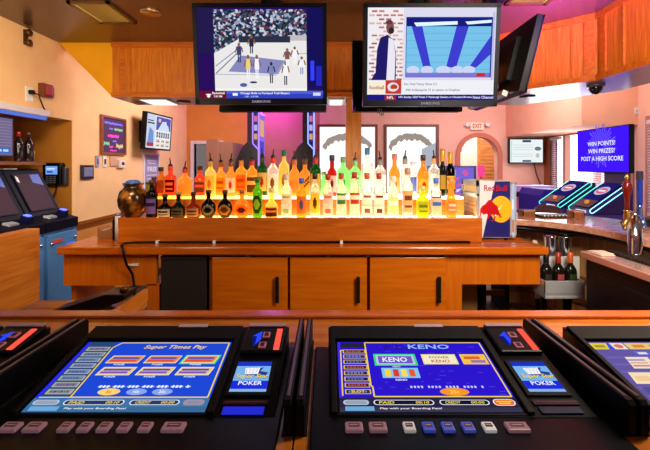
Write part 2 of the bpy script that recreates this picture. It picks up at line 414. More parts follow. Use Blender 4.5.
MB().lathe([(.05, -.02), (.056, -.014), (.056, 0)], 1.86, 2.78, 1.99, 24).build('mount', P((90, 80, 84), .3, .3), t)
MB().ball((1.86, 2.78, 1.966), .042, 20, 12, 1, 1, 1.1).build('dome', P((14, 12, 18), .05), t)

# ================================================================== hanging televisions
def tv_frame(name, label, O, U, V, depth, bez=.022, canvas=None, lower=.03, cat='television', group=None, logo=True):
    """O lower-left corner of the front, U to the right, V up; the body lies behind the front"""
    O, U, V = Vector(O), Vector(U), Vector(V); N = U.cross(V).normalized()
    u, v = U.normalized(), V.normalized(); W, H = U.length, V.length
    t = empty(name, tuple(O+U*.5), label, cat, group)
    m = MB(); c = O+U*.5+V*.5-N*depth/2
    m.obox(c, u, v, N, W, H, depth)
    m.obox(c-N*(depth*.5+.012), u, v, N, W*.62, H*.6, .03)
    m.build('housing', BLACK, t, bevel=.004)
    m = MB(); e = .006
    m.obox(O+U*.5+v*lower/2+N*e/2, u, v, N, W, lower, e); m.obox(O+U*.5+v*(H-bez/2)+N*e/2, u, v, N, W, bez, e)
    m.obox(O+u*bez/2+V*.5+N*e/2, u, v, N, bez, H, e); m.obox(O+u*(W-bez/2)+V*.5+N*e/2, u, v, N, bez, H, e)
    m.build('bezel', P((10, 9, 22), .42, spec=.15), t)
    sO = O+u*bez+v*lower+N*.001; cv = Canvas(sO, u*(W-2*bez), v*(H-bez-lower))
    canvas(cv); cv.build('screen', t)
    if logo:
        l = Canvas(O+U*.43+v*lower*.25+N*(e+.0008), U*.14, v*lower*.5); l.text('SAMSUNG', .5, .5, .8, E((190, 190, 200), .6), width=1); l.build('maker_name', t)
    return t, N
def crowd(name, cols, scale, s=1.0):
    m, nt, out = _new(name); tc = nt.nodes.new('ShaderNodeTexCoord')
    v = nt.nodes.new('ShaderNodeTexVoronoi'); v.inputs['Scale'].default_value = scale
    nt.links.new(tc.outputs['Object'], v.inputs['Vector'])
    sp = nt.nodes.new('ShaderNodeSeparateColor'); nt.links.new(v.outputs['Color'], sp.inputs[0])
    r = nt.nodes.new('ShaderNodeValToRGB'); r.color_ramp.interpolation = 'CONSTANT'
    for i, c in enumerate(cols):
        el = r.color_ramp.elements[i] if i < 2 else r.color_ramp.elements.new(i/len(cols))
        el.position = i/len(cols); el.color = (*lin(c), 1)
    nt.links.new(sp.outputs[0], r.inputs[0])
    e = nt.nodes.new('ShaderNodeEmission'); e.inputs[1].default_value = s
    nt.links.new(r.outputs[0], e.inputs[0]); nt.links.new(e.outputs[0], out.inputs[0]); return m
CROWD = crowd('crowd_picture', [(24, 34, 66), (60, 80, 110), (200, 206, 220), (30, 60, 60), (110, 60, 70), (150, 160, 190), (40, 36, 80)], 85, 1.0)
def basket(c):
    c.rect(0, 0, 1, 1, E((44, 16, 96), .9)); c.rect(.88, .12, 1, 1, E((24, 20, 90), .9)); c.rect(0, .5, .13, 1, E((40, 30, 86), .8))
    c.rect(.90, .2, .93, .42, E((50, 60, 255), 1.2)); c.rect(.945, .14, .99, .36, E((40, 40, 190), 1))
    c.rect(.13, .085, .87, .98, E((236, 234, 232), 1.0)); c.rect(.13, .68, .87, .98, CROWD)
    c.poly([(.13, .5), (.33, .66), (.33, .68), (.13, .68)], CROWD)
    c.rect(.33, .62, .74, .69, E((46, 52, 74), .9)); c.rect(.74, .64, .87, .7, E((196, 190, 196), 1))
    c.poly([(.24, .30), (.64, .27), (.70, .42), (.34, .48)], E((140, 140, 196), .95))
    c.line([(.14, .28), (.36, .56)], .012, E((120, 120, 170), .9)); c.line([(.14, .36), (.33, .56)], .01, E((140, 140, 180), .9))
    c.line([(.13, .27), (.62, .26), (.73, .50), (.87, .5)], .008, E((180, 180, 205), .9)); c.rect(.13, .09, .87, .11, E((250, 248, 240), 1))
    def man(x, y, h, body, leg, skin):
        c.rect(x-.012, y, x-.003, y+h*.42, leg); c.rect(x+.003, y, x+.012, y+h*.42, leg)
        c.rect(x-.018, y+h*.38, x+.018, y+h*.82, body); c.ell(x, y+h*.9, .011, h*.09, skin, 10)
        c.line([(x-.018, y+h*.78), (x-.03, y+h*.5)], .014, skin); c.line([(x+.018, y+h*.78), (x+.03, y+h*.52)], .014, skin)
    w, d, sk, y, n = E((246, 246, 250), 1), E((40, 44, 74), .9), E((150, 96, 72), .9), E((236, 214, 120), 1), E((60, 70, 130), .9)
    man(.40, .22, .27, y, w, sk); man(.47, .22, .27, w, w, sk); man(.585, .17, .24, E((130, 140, 190), .9), d, E((60, 46, 50), .9)); man(.70, .15, .27, w, d, sk)
    man(.33, .40, .22, n, d, sk); man(.43, .5, .2, d, d, sk); man(.715, .36, .2, E((130, 90, 90), .9), w, sk); man(.775, .38, .2, w, w, sk); man(.83, .27, .2, w, E((150, 160, 220), .9), sk)
    c.ell(.36, .15, .03, .022, E((90, 100, 170), .9)); c.ell(.44, .18, .03, .012, E((60, 60, 110), .9))
    c.rect(0, .0, .22, .085, E((112, 14, 44), 1)); c.rect(.22, .0, 1, .085, E((52, 66, 190), 1)); c.rect(.22, .05, 1, .085, E((74, 96, 214), 1))
    c.poly([(.06, .02), (.075, .055), (.09, .02), (.075, .005)], w); c.rect(.055, .035, .095, .05, w)
    c.text('Basketball', .155, .06, .026, w); c.text('7:00 PM', .15, .022, .022, w)
    c.rect(.27, .03, .31, .06, w); c.text('Chicago Bulls vs Portland Trail Blazers', .53, .055, .03, w, width=.4); c.text('7:00 - 9:30 PM', .42, .02, .02, E((190, 200, 250), 1))
    c.rect(.92, .03, .98, .065, E((214, 220, 250), 1))
def studio(c):
    br = E((206, 120, 100), 1); w = E((240, 238, 244), 1.0)
    c.rect(0, 0, 1, 1, w)
    for r in range(18):
        for k in range(5):
            if random.random() < .7: u = .012+k*.055+(r % 2)*.02; c.rect(u, .22+r*.043, u+.042, .22+r*.043+.02, random.choice([br, E((226, 176, 160), 1), E((190, 96, 84), 1)]))
    c.rect(.28, .2, 1, 1, E((222, 220, 240), 1)); c.rect(.30, .25, .975, .9, E((30, 40, 150), 1)); c.rect(.975, .22, .99, .95, E((190, 190, 230), 1))
    sx0, sx1, sy0, sy1 = .305, .965, .255, .885
    c.rect(sx0, sy0, sx1, sy1, E((120, 196, 236), 1))
    for k in range(8): c.rect(sx0, sy0+k*.078, sx1, sy0+k*.078+.006, E((100, 170, 224), 1))
    dk = E((62, 62, 208), 1)
    c.poly([(.33, .86), (.42, .84), (.50, .36), (.44, .36)], dk); c.poly([(.70, .84), (.80, .86), (.70, .36), (.62, .36)], dk); c.poly([(.965, .7), (.965, .5), (.86, .36), (.80, .36)], dk)
    c.rect(sx0, .80, sx1, sy1, E((24, 30, 120), 1)); c.poly([(.38, .80), (.70, .82), (.70, .855), (.36, .84)], E((220, 240, 255), 1.1)); c.poly([(.78, .82), (.965, .84), (.965, .87), (.76, .85)], E((220, 240, 255), 1.1))
    for (x, r) in ((.36, .05), (.47, .05), (.60, .06), (.71, .05), (.80, .05)): c.ell(x, .33, r, .045, E((206, 214, 246), 1))
    c.rect(sx0, sy0, sx1, .30, E((126, 120, 210), 1)); c.rect(.86, .26, .93, .30, E((216, 40, 40), 1))
    jk = E((34, 28, 104), 1)                                 # presenter on the left of the picture
    c.poly([(.06, .2), (.075, .55), (.10, .68), (.155, .71), (.20, .66), (.225, .5), (.225, .2)], jk)
    c.poly([(.15, .2), (.165, .68), (.20, .66), (.22, .5), (.215, .2)], E((236, 232, 246), 1))
    c.ell(.175, .79, .03, .075, E((130, 84, 78), 1)); c.ell(.185, .755, .022, .035, E((50, 36, 50), 1)); c.ell(.168, .845, .028, .022, E((90, 60, 66), 1))
    c.poly([(.06, .3), (.03, .22), (.06, .2), (.10, .2)], jk)
    c.rect(0, .06, 1, .22, E((240, 240, 246), 1)); c.rect(.01, .08, .14, .2, E((250, 236, 214), 1)); c.text('football', .075, .14, .04, E((160, 110, 60), 1))
    c.rect(.145, .07, .27, .22, E((196, 60, 50), 1)); c.ell(.205, .145, .045, .05, E((230, 226, 230), 1)); c.ell(.212, .145, .028, .03, E((196, 60, 50), 1)); c.line([(.17, .11), (.24, .12)], .014, E((230, 226, 230), 1))
    c.text('Sun Only Funny Show (1)', .42, .175, .034, E((120, 120, 150), 1)); c.text('34th Indianapolis 31 at season vs Dolphins', .52, .11, .034, E((120, 120, 150), 1))
    c.rect(0, 0, 1, .062, E((30, 26, 130), 1)); c.rect(.14, .0, .23, .062, E((170, 30, 50), 1)); c.text('NFL', .185, .03, .032, w)
    c.text('NFL Sunday: 2020 Week 7: Pittsburgh Steelers vs Cleveland Browns', .54, .032, .03, w, width=.58); c.text('Next Channel', .92, .032, .03, w)
def hang(t, x, y, z, top=2.44):
    MB().tube([(x, y, z), (x, y, top-.01)], .018, 12).build('ceiling_pole', BLACKM, t)
    MB().box(x-.06, x+.06, y-.05, y+.05, top-.012, top).build('ceiling_plate', BLACKM, t)
t, N = tv_frame('television', 'left hanging television showing a basketball game', (-.727, 2.2, 1.762), (.722, 0, 0), (-.002, -.055, .535), .05, .022, basket, .034, group='televisions hanging over the bar'); hang(t, -.35, 2.27, 2.2)
MB().box(-.45, -.25, 2.22, 2.29, 2.1, 2.22).build('tilt_bracket', BLACKM, t)
t, N = tv_frame('television', 'right hanging television showing a man beside a large blue studio picture', (.192, 2.2, 1.752), (.735, 0, 0), (0, -.055, .545), .05, .022, studio, .034, group='televisions hanging over the bar'); hang(t, .56, 2.27, 2.2)
MB().box(.46, .66, 2.22, 2.29, 2.1, 2.22).build('tilt_bracket', BLACKM, t)
def blank(c): c.rect(0, 0, 1, 1, P((10, 10, 16), .1))
# sets facing away
t, N = tv_frame('television', 'black television hung back to back behind the basketball television', (-.01, 2.62, 1.775), (-.69, 0, 0), (0, .06, .45), .05, .02, blank, .03, logo=False, group='televisions turned away from the camera'); hang(t, -.35, 2.50, 1.99)
MB().box(-.68, -.02, 2.50, 2.53, 1.765, 1.80).build('rear_rail', BLACKM, t)
t, N = tv_frame('television', 'black television hung back to back behind the studio television', (.85, 2.62, 1.775), (-.69, 0, 0), (0, .06, .47), .05, .02, blank, .03, logo=False, group='televisions turned away from the camera'); hang(t, .56, 2.50, 1.99)
MB().box(.17, .84, 2.50, 2.53, 1.765, 1.80).build('rear_rail', BLACKM, t)
m = MB()
for k in range(3): x = .31+k*.012; m.tube([(x, 2.49, 1.78), (x-.004, 2.48, 1.755), (x+.01, 2.48, 1.735), (x+.012, 2.49, 1.76)], .003, 6)
m.build('cable_loop', P((170, 160, 160), .5), t)
t, N = tv_frame('television', 'sideways black television with dusty back and dangling wires, over the soffit corner', (1.035, 2.1, 1.81), (0, .7, 0), (.10, 0, .41), .035, .02, blank, .03, logo=False, group='televisions turned away from the camera')
MB().tube([(1.02, 2.45, 2.05), (1.02, 2.45, 2.43)], .018, 12).build('ceiling_pole', BLACKM, t)
MB().box(.96, 1.08, 2.4, 2.5, 2.428, 2.44).build('ceiling_plate', BLACKM, t)
MB().obox((.985, 2.5, 1.83), (.4, 0, 1), (0, 1, 0), (1, 0, -.4), .03, .55, .03).build('rear_rail', STEEL, t)
m = MB()
rr = random.Random(5)
for k in range(9):
    y = 2.3+rr.random()*.2; z = 1.9+rr.random()*.1; pts = [(.985+(z-1.8)*.2, y, z)]
    for j in range(4): y += rr.uniform(-.04, .05); z -= rr.uniform(.005, .04); pts.append((.975+(z-1.8)*.24, y, z))
    m.tube(pts, .003, 5)
m.build('wires', P((150, 100, 50), .5), t)
TREAD_LO, TREAD_HI = 5.0, 9.0
# ================================================================== left wall fittings
def on_left(name, label, cat, y0, y1, z0, z1, d=.02, mat=WHITE, bevel=.003, group=None):
    t = empty(name, (XL, (y0+y1)/2, z0), label, cat, group)
    MB().box(XL, XL+d, y0, y1, z0, z1).build('housing', mat, t, bevel=bevel); return t
t = empty('wall_spotlight', (XL, 2.93, 2.36), 'small bronze twin spotlight high on the left wall', 'lamp')
BRZ = P((96, 66, 48), .3, .7)
MB().box(XL, XL+.012, 2.91, 2.95, 2.31, 2.42).build('back_plate', BRZ, t, bevel=.004)
for z in (2.40, 2.325):
    h = MB().lathe([(.014, 0), (.024, .01), (.026, .028), (.02, .034)], 0, 0, 0, 16)
    h.v = [(XL+.012+v[2], 2.93+v[0], z+v[1]) for v in h.v]; h.build('lamp_head', BRZ, t)
t = on_left('mounted_strobe_alarm', 'red and brown fire strobe alarm box on the left wall', 'alarm', 3.06, 3.17, 1.96, 2.06, .045, P((110, 52, 26), .4))
MB().box(XL+.045, XL+.065, 3.075, 3.13, 1.97, 2.04).build('strobe_lens', P((156, 48, 30), .35), t, bevel=.004)
MB().box(XL+.045, XL+.055, 3.135, 3.165, 1.97, 2.04).build('grille', P((160, 90, 60), .5), t)
t = on_left('wall_outlet', 'white wall outlet with black plug above the tube lamp', 'outlet', 2.93, 3.0, 1.90, 2.01, .008)
MB().box(XL+.008, XL+.04, 2.95, 2.985, 1.955, 1.985).build('plug', BLACK, t, bevel=.004)
tb = empty('tube_lamp', (XL+.04, 2.6, 1.79), 'long tube lamp lit white and blue over the alcove', 'lamp')
MB().box(XL+.005, XL+.07, 2.05, 3.1, 1.80, 1.85).build('housing', P((214, 206, 208), .35), tb, bevel=.006)
MB().tube([(XL+.045, 2.07, 1.788), (XL+.045, 3.08, 1.788)], .013, 12).build('tube', E((96, 124, 230), .9), tb)
m = MB().tube([(XL+.04, 2.97, 1.965), (XL+.05, 3.0, 1.955), (XL+.03, 3.05, 1.92), (XL+.02, 3.09, 1.88), (XL+.03, 3.11, 1.84), (XL+.05, 3.10, 1.83)], .005, 6)
m.build('power_cord', BLACK, tb)
# framed black square, switches, thermostat
t = on_left('mounted_display', 'small framed dark square panel at the left of the switches', 'panel', 3.58, 3.76, 1.30, 1.43, .02, P((30, 28, 44), .3))
MB().box(XL+.02, XL+.024, 3.605, 3.735, 1.325, 1.41).build('glass_front', P((120, 126, 160), .15), t)
t = on_left('switch_plate', 'narrow grey blue plate under the chalkboard, first of four', 'switch', 3.81, 3.86, 1.41, 1.52, .012, P((150, 140, 176), .4))
MB().box(XL+.012, XL+.02, 3.825, 3.845, 1.44, 1.49).build('toggle', P((110, 100, 150), .4), t)
t = on_left('switch_plate', 'white light switch under the chalkboard, second of four', 'switch', 3.93, 3.99, 1.41, 1.52, .012)
MB().box(XL+.012, XL+.02, 3.95, 3.97, 1.44, 1.49).build('toggle', P((70, 60, 60), .4), t)
t = on_left('mounted_plate', 'tan square wall plate under the chalkboard, third of four', 'panel', 4.06, 4.18, 1.42, 1.52, .015, P((206, 160, 130), .5))
t = on_left('mounted_thermostat', 'white thermostat below the right corner of the chalkboard', 'thermostat', 4.20, 4.33, 1.40, 1.48, .03, P((226, 204, 196), .4))
MB().box(XL+.03, XL+.033, 4.25, 4.30, 1.43, 1.46).build('display', P((40, 40, 50), .2), t)
# chalkboard
t = empty('chalkboard', (XL, 4.12, 1.53), 'purple chalkboard with pink and green handwriting in a wooden frame', 'sign')
m = MB(); a, b, z0, z1, w = 3.89, 4.36, 1.535, 1.925, .022
m.box(XL, XL+.025, a, b, z0, z0+w); m.box(XL, XL+.025, a, b, z1-w, z1); m.box(XL, XL+.025, a, a+w, z0+w, z1-w); m.box(XL, XL+.025, b-w, b, z0+w, z1-w)
m.build('frame', WOOD((120, 62, 24), (160, 90, 40), 1), t)
c = Canvas((XL+.012, a+w, z0+w), (0, b-a-2*w, 0), (0, 0, z1-z0-2*w), .0008)
c.rect(0, 0, 1, 1, P((66, 34, 80), .7))
def scrawl(c, u0, u1, v, h, m, seed, w=.022):
    r = random.Random(seed); pts = []; n = int((u1-u0)/.022)
    for k in range(n+1): pts.append((u0+(u1-u0)*k/n, v+(h/2 if k % 2 else -h/2)*r.uniform(.4, 1)))
    c.line(pts, w, m)
pk, gr, bl, yl = P((255, 70, 190), .7, 0, 0, 60, .5), P((150, 220, 150), .7, 0, 0, 60, .2), P((130, 130, 255), .7, 0, 0, 60, .3), P((226, 214, 150), .7, 0, 0, 60, .2)
scrawl(c, .1, .9, .86, .09, bl, 1); scrawl(c, .3, .45, .70, .06, bl, 2); scrawl(c, .52, .9, .70, .1, gr, 3); scrawl(c, .24, .72, .49, .1, pk, 4, .034)
scrawl(c, .45, .62, .34, .05, bl, 5); scrawl(c, .06, .3, .25, .14, gr, 6); scrawl(c, .3, .46, .17, .08, pk, 7); scrawl(c, .6, .92, .2, .18, yl, 8); scrawl(c, .32, .62, .06, .05, pk, 9)
c.build('chalk_face', t)
# wall television
def menu(c):
    w = E((236, 238, 244), 1); b = E((52, 90, 180), 1); d = E((40, 44, 70), 1); pr = E((110, 84, 170), 1); pk = E((236, 190, 180), 1)
    c.rect(0, 0, 1, 1, w); c.rect(0, 0, .34, 1, E((206, 220, 242), 1)); c.poly([(.06, .08), (.30, .06), (.28, .5), (.12, .62)], E((120, 150, 214), 1)); c.rect(.05, .05, .3, .16, E((190, 60, 70), 1))
    c.rect(.04, .72, .3, .76, d); c.rect(.04, .80, .26, .83, d)
    c.rect(.37, .56, .98, .97, E((96, 90, 180), 1)); c.poly([(.44, .56), (.62, .84), (.82, .86), (.94, .56)], E((214, 224, 250), 1)); c.ell(.5, .86, .06, .06, pk); c.ell(.86, .82, .07, .08, pr)
    for k in range(6): c.rect(.40+k*.095, .34, .40+k*.095+.06, .50, d); c.rect(.415+k*.095, .38, .43+k*.095, .46, w)
    for k in range(3):
        for j in range(2): c.rect(.4+k*.2, .05+j*.13, .55+k*.2, .15+j*.13, pk if (k+j) % 2 else E((226, 216, 190), 1)); c.rect(.42+k*.2, .08+j*.13, .53+k*.2, .1+j*.13, d)
t, N = tv_frame('television', 'television on the left wall above the grey poster', (XL+.14, 4.52, 1.61), (.04, .64, 0), (.03, 0, .43), .05, .018, menu, .02, logo=False)
MB().box(XL, XL+.02, 4.7, 4.98, 1.7, 1.95).build('wall_plate', BLACKM, t)
MB().box(XL+.02, XL+.10, 4.80, 4.90, 1.76, 1.90).build('wall_arm', BLACKM, t)
t = empty('poster', (XL, 5.0, 1.1), 'grey violet poster reading FREE in a white frame', 'poster')
m = MB(); a, b, z0, z1, w = 4.78, 5.24, 1.06, 1.585, .03
m.box(XL, XL+.02, a, b, z0, z0+w); m.box(XL, XL+.02, a, b, z1-w, z1); m.box(XL, XL+.02, a, a+w, z0+w, z1-w); m.box(XL, XL+.02, b-w, b, z0+w, z1-w); m.build('frame', P((226, 216, 226), .4), t)
c = Canvas((XL+.012, a+w, z0+w), (0, b-a-2*w, 0), (0, 0, z1-z0-2*w), .0008); c.rect(0, 0, 1, 1, P((150, 144, 178), .6)); w = P((240, 236, 246), .6)
c.text('FREE', .55, .62, .13, w, width=.66)
for k, (v, u0, u1) in enumerate(((.84, .2, .85), (.78, .25, .8), (.46, .15, .9), (.36, .2, .85), (.26, .25, .8))): scrawl(c, u0, u1, v, .05, w, 20+k, .016)
c.build('print', t)

# ================================================================== alcove: shelf and game cabinets
o = MB().box(-2.72, -2.24, 1.9, 3.18, 1.432, 1.455).build('wall_shelf', WOOD((110, 62, 22), (150, 92, 44), 1), None); tag(o, 'wooden shelf above the blue game cabinets', 'shelf')
t = empty('monitor', (-2.36, 2.86, 1.455), 'grey violet monitor standing at the left end of the alcove shelf', 'monitor')
MB().box(-2.40, -2.34, 2.62, 2.98, 1.49, 1.785).build('housing', P((40, 34, 52), .3), t, bevel=.004)
MB().box(-2.44, -2.30, 2.74, 2.86, 1.455, 1.468).build('base', BLACK, t); MB().box(-2.385, -2.355, 2.77, 2.83, 1.468, 1.5).build('stand', BLACK, t)
c = Canvas((-2.339, 2.635, 1.5), (0, .33, 0), (0, 0, .27)); c.rect(0, 0, 1, 1, E((120, 108, 146), .9))
for k in range(9): c.rect(.03, .25+k*.08, .97, .255+k*.08+.02, E((146, 134, 168), .9))
c.rect(.5, .06, .93, .2, E((60, 110, 200), 1)); c.rect(.55, .1, .7, .16, E((190, 220, 255), 1)); c.rect(.74, .1, .88, .16, E((190, 220, 255), 1)); c.build('screen', t)
def bottle_dark(x, y, z, lab, cap):
    t = empty('wine_bottle', (x, y, z), lab, 'bottle', 'bottles on the alcove shelf')
    MB().lathe([(.001, 0), (.030, 0), (.032, .01), (.032, .13), (.028, .15), (.013, .175), (.012, .215)], x, y, z, 18).build('glass_body', P((22, 14, 16), .08), t)
    MB().lathe([(.0135, .19), (.0135, .222), (.011, .23)], x, y, z, 14).build('cap', cap, t)
bottle_dark(-2.35, 3.04, 1.455, 'black bottle with red cap on the alcove shelf beside the monitor', P((150, 24, 20), .3))
bottle_dark(-2.33, 3.115, 1.455, 'black bottle with dark cap on the alcove shelf, nearer the glass jar', P((60, 26, 22), .3))
t = empty('glass_jar', (-2.34, 3.165, 1.455), 'small clear jar with tan lid at the end of the alcove shelf', 'jar')
MB().lathe([(.001, 0), (.022, 0), (.024, .06), (.02, .068)], -2.34, 3.155, 1.455, 16).build('glass_body', P((150, 110, 80), .1), t); MB().lathe([(.021, .068), (.023, .07), (.023, .085)], -2.34, 3.155, 1.455, 16).build('lid', P((200, 160, 120), .4), t)
BLUEM = P((84, 140, 196), .4, .1, 0, 60, 0, .4, .1, 3); DBLUE = P((12, 13, 28), .5, spec=.1)
def cabinet(y0, y1, lab):
    t = empty('game_cabinet', (-2.3, (y0+y1)/2, 0), lab, 'arcade machine', 'blue game cabinets in the alcove')
    x0, xf = -2.86, -1.985
    MB().box(x0, xf-.02, y0, y1, .08, .95).build('cabinet_body', BLUEM, t, bevel=.006)
    MB().box(x0+.03, xf-.06, y0+.02, y1-.02, 0, .08).build('plinth', BLACKM, t)
    d = MB().box(xf-.02, xf, y0+.015, y1-.015, .1, .925).build('door', BLUEM, t, bevel=.004)
    m = MB(); m.ball((xf+.004, y0+.05, .86), .012); m.ball((xf+.004, y1-.05, .93-.06), .012); m.build('lock', CHROME, d)
    m = MB(); m.box(xf, xf+.006, y1-.3, y1-.2, .86, .885); m.build('red_sticker', P((220, 80, 60), .4), d)
    m = MB(); m.box(xf, xf+.006, y1-.15, y1-.06, .82, .835); m.build('blue_sticker', P((60, 110, 255), .4, 0, 0, 60, .4), d)
    # sloping deck, tilted screen hood
    MB().prism([(xf, .95), (xf, 1.02), (-2.12, 1.055), (-2.12, .95)], y0, y1, 'y').build('control_deck', DBLUE, t, bevel=.004)
    MB().prism([(-2.12, .95), (-2.12, 1.06), (-2.30, 1.40), (-2.70, 1.40), (-2.86, .95)], y0, y1, 'y').build('screen_hood', DBLUE, t, bevel=.006)
    a = Vector((-2.135, y0+.05, 1.092)); v = Vector((-.142, 0, .27))
    c = Canvas(a+Vector((.008, 0, .003)), (0, y1-y0-.1, 0), v); c.rect(0, 0, 1, 1, P((24, 16, 34), .5, spec=.15)); c.rect(.04, .03, .96, .97, P((54, 24, 40), .5, spec=.15)); c.poly([(.6, .75), (.98, .66), (.98, .97), (.62, .97)], P((40, 70, 160), .4, 0, 0, 60, .35)); c.poly([(.04, .8), (.12, .76), (.14, .9), (.06, .95)], P((214, 210, 226), .3)); c.build('screen', t)
    m = MB()
    for k in range(9): y = y0+.12+k*(y1-y0-.3)/9; m.obox((-2.06, y, 1.046), (1, 0, -.26), (0, 1, 0), (.26, 0, 1), .05, .025, .014)
    m.build('keys', P((190, 190, 200), .4), t)
    MB().obox((-2.05, y1-.09, 1.06), (1, 0, -.26), (0, 1, 0), (.26, 0, 1), .06, .055, .045).build('bill_acceptor', P((18, 18, 60), .4, spec=.2), t, bevel=.004)
    MB().obox((-2.043, y1-.09, 1.087), (1, 0, -.26), (0, 1, 0), (.26, 0, 1), .035, .034, .006).build('acceptor_light', E((90, 110, 255), 3), t)
    MB().obox((-2.30, y1-.3, 1.402), (1, 0, 0), (0, 1, 0), (0, 0, 1), .03, .12, .006).build('tag', WHITE, t)
cabinet(2.82, 3.18, 'blue game cabinet in the alcove beside the payment terminal')
cabinet(2.45, 2.81, 'blue game cabinet in the alcove cut by the left photo edge')
t = empty('payment_terminal', (-2.33, 3.43, 1.25), 'black payment terminal with lit blue display on the alcove side', 'terminal')
MB().box(-2.43, -2.27, 3.40, 3.46, 1.26, 1.45).build('housing', BLACK, t, bevel=.012)
c = Canvas((-2.40, 3.399, 1.35), (.1, 0, 0), (0, 0, .07)); c.rect(0, 0, 1, 1, E((110, 160, 235), 1.1)); c.rect(.1, .2, .6, .4, E((40, 70, 150), 1)); c.rect(.1, .6, .8, .75, E((220, 235, 255), 1)); c.build('display', t)
MB().box(-2.262, -2.232, 3.40, 3.45, 1.26, 1.41).build('handset', P((46, 44, 52), .3), t, bevel=.008)
m = MB()
for i in range(4):
    for j in range(3): m.box(-2.395+j*.03, -2.375+j*.03, 3.394, 3.4, 1.275+i*.017, 1.286+i*.017)
m.build('keypad', P((90, 90, 100), .4), t)
m = MB().tube([(-2.33, 3.43, 1.26), (-2.33, 3.42, 1.2), (-2.36, 3.4, 1.12), (-2.34, 3.38, 1.06)], .006, 6); m.build('cord', BLACK, t)
# wooden half wall at the left
o = MB().box(-1.83, -1.75, .6, 2.43, 0, 1.047).build('half_wall', PANELW, None, bevel=.004); tag(o, 'plain light wood half wall at the left photo edge before the game cabinets', 'half wall')
# work counter behind the front bar, left
t = empty('work_counter', (-.93, 1.4, 0), 'low glossy wooden work counter behind the front bar at the left', 'counter')
MB().box(-1.16, -.72, 1.12, 1.60, .865, .89).build('countertop', WOOD((160, 92, 36), (206, 138, 70), 0, .12), t, bevel=.003)
MB().box(-1.13, -.75, 1.15, 1.57, .02, .865).build('cabinet_body', DARKW, t)
MB().box(-.735, -.72, 1.12, 1.60, .89, .935).build('side_lip', PANELW, t)
t = empty('bar_gun_holster', (-.9, 1.5, .89), 'black wedge shaped soda gun holster lying on the low work counter', 'holster')
MB().prism([(-1.02, .891), (-.82, .955), (-.745, .955), (-.745, .935), (-.785, .92), (-.86, .891)], 1.46, 1.56, 'y').build('body', BLACK, t, bevel=.004)
MB().lathe([(.014, 0), (.015, .012), (.01, .016)], -.77, 1.51, .955, 14).build('nozzle', P((120, 70, 40), .3, .6), t)

# ================================================================== back bar
t = empty('back_bar', (0, 2.55, 0), 'orange wooden back bar counter with cupboards', 'counter')
m = MB().prism([(-1.546, 2.28), (1.26, 2.28), (1.235, 2.59), (1.19, 2.61), (1.19, 2.86), (-1.55, 2.86)], .918, .96)
m.build('countertop', BARTOP, t, bevel=.004)
m = MB().box(-1.54, -1.0, 2.33, 2.36, .728, .918); m.box(-1.54, -1.51, 2.36, 2.84, .735, .918)
m.box(.68, 1.235, 2.33, 2.36, .735, .918); m.box(1.19, 1.22, 2.36, 2.58, .735, .918)
m.box(-.70, .68, 2.33, 2.36, .900, .918)
m.build('apron', CAB, t)
MB().box(-1.055, -.985, 2.33, 2.8, 0, .735).build('end_panel', CAB, t); MB().box(.68, .78, 2.33, 2.6, 0, .735).build('end_panel', CAB, t); MB().box(-.70, .68, 2.36, 2.8, 0, .90).build('cabinet_body', CAB, t); MB().box(-.985, -.70, 2.72, 2.8, 0, .9).build('rear_panel', CAB, t); MB().box(-1.54, -1.51, 2.4, 2.84, 0, .728).build('side_panel', CAB, t)
def dx(px): return (px-328)*2.31/400
for (a, b, i) in ((212, 287.5, 0), (290, 367, 1), (370, 446, 2)):
    x0, x1 = dx(a), dx(b)
    d = MB().box(x0, x1, 2.312, 2.33, .10, .895).build('door', CABH, t, bevel=.003)
    hx = dx((277.5, 358, 438.5)[i]); z1 = CZ-(276-165)*2.31/400; z0 = CZ-(302-165)*2.31/400
    m = MB().box(hx-.010, hx+.010, 2.288, 2.298, z0, z1); m.box(hx-.006, hx+.006, 2.298, 2.312, z0+.01, z0+.025); m.box(hx-.006, hx+.006, 2.298, 2.312, z1-.025, z1-.01)
    m.build('handle', BLACKM, d, bevel=.002)
for x in (dx(248), dx(288.7), dx(328), dx(368.5), dx(447)): MB().box(x-.012, x+.012, 2.318, 2.33, .897, .908).build('hinge', STEEL, t)
t = empty('under_counter_fridge', (-.84, 2.5, 0), 'black under counter fridge below the left part of the back bar', 'fridge')
MB().box(-.98, -.705, 2.37, 2.70, .03, .905).build('housing', BLACK, t)
MB().box(-.975, -.71, 2.33, 2.368, .06, .90).build('door', P((44, 40, 38), .3), t, bevel=.004)
MB().box(-.975, -.71, 2.325, 2.33, .885, .90).build('door_trim', P((90, 84, 80), .3, .6), t)
for x in (-.95, -.74):
    for y in (2.42, 2.65): MB().lathe([(.02, 0), (.02, .03)], x, y, 0, 10).build('foot', BLACKM, t)
# wood step in front of the lit display
STEPW = WOOD((170, 80, 6), (206, 106, 14), 0, .35)
AMB = _new('lit_tread'); mt, nt, out = AMB
e = nt.nodes.new('ShaderNodeEmission'); geo = nt.nodes.new('ShaderNodeNewGeometry'); sx = nt.nodes.new('ShaderNodeSeparateXYZ'); mr = nt.nodes.new('ShaderNodeMapRange'); rp = nt.nodes.new('ShaderNodeValToRGB')
mr.inputs['From Min'].default_value = -1.1; mr.inputs['From Max'].default_value = .9
els = rp.color_ramp.elements; els[0].position = 0; els[0].color = (*lin((255, 140, 40)), 1); els[1].position = .75; els[1].color = (*lin((255, 236, 190)), 1); q = els.new(.4); q.color = (*lin((255, 196, 96)), 1); q = els.new(1); q.color = (*lin((255, 225, 170)), 1)
st = nt.nodes.new('ShaderNodeMapRange'); st.inputs['From Min'].default_value = -1.0; st.inputs['From Max'].default_value = -.1; st.inputs['To Min'].default_value = TREAD_LO; st.inputs['To Max'].default_value = TREAD_HI
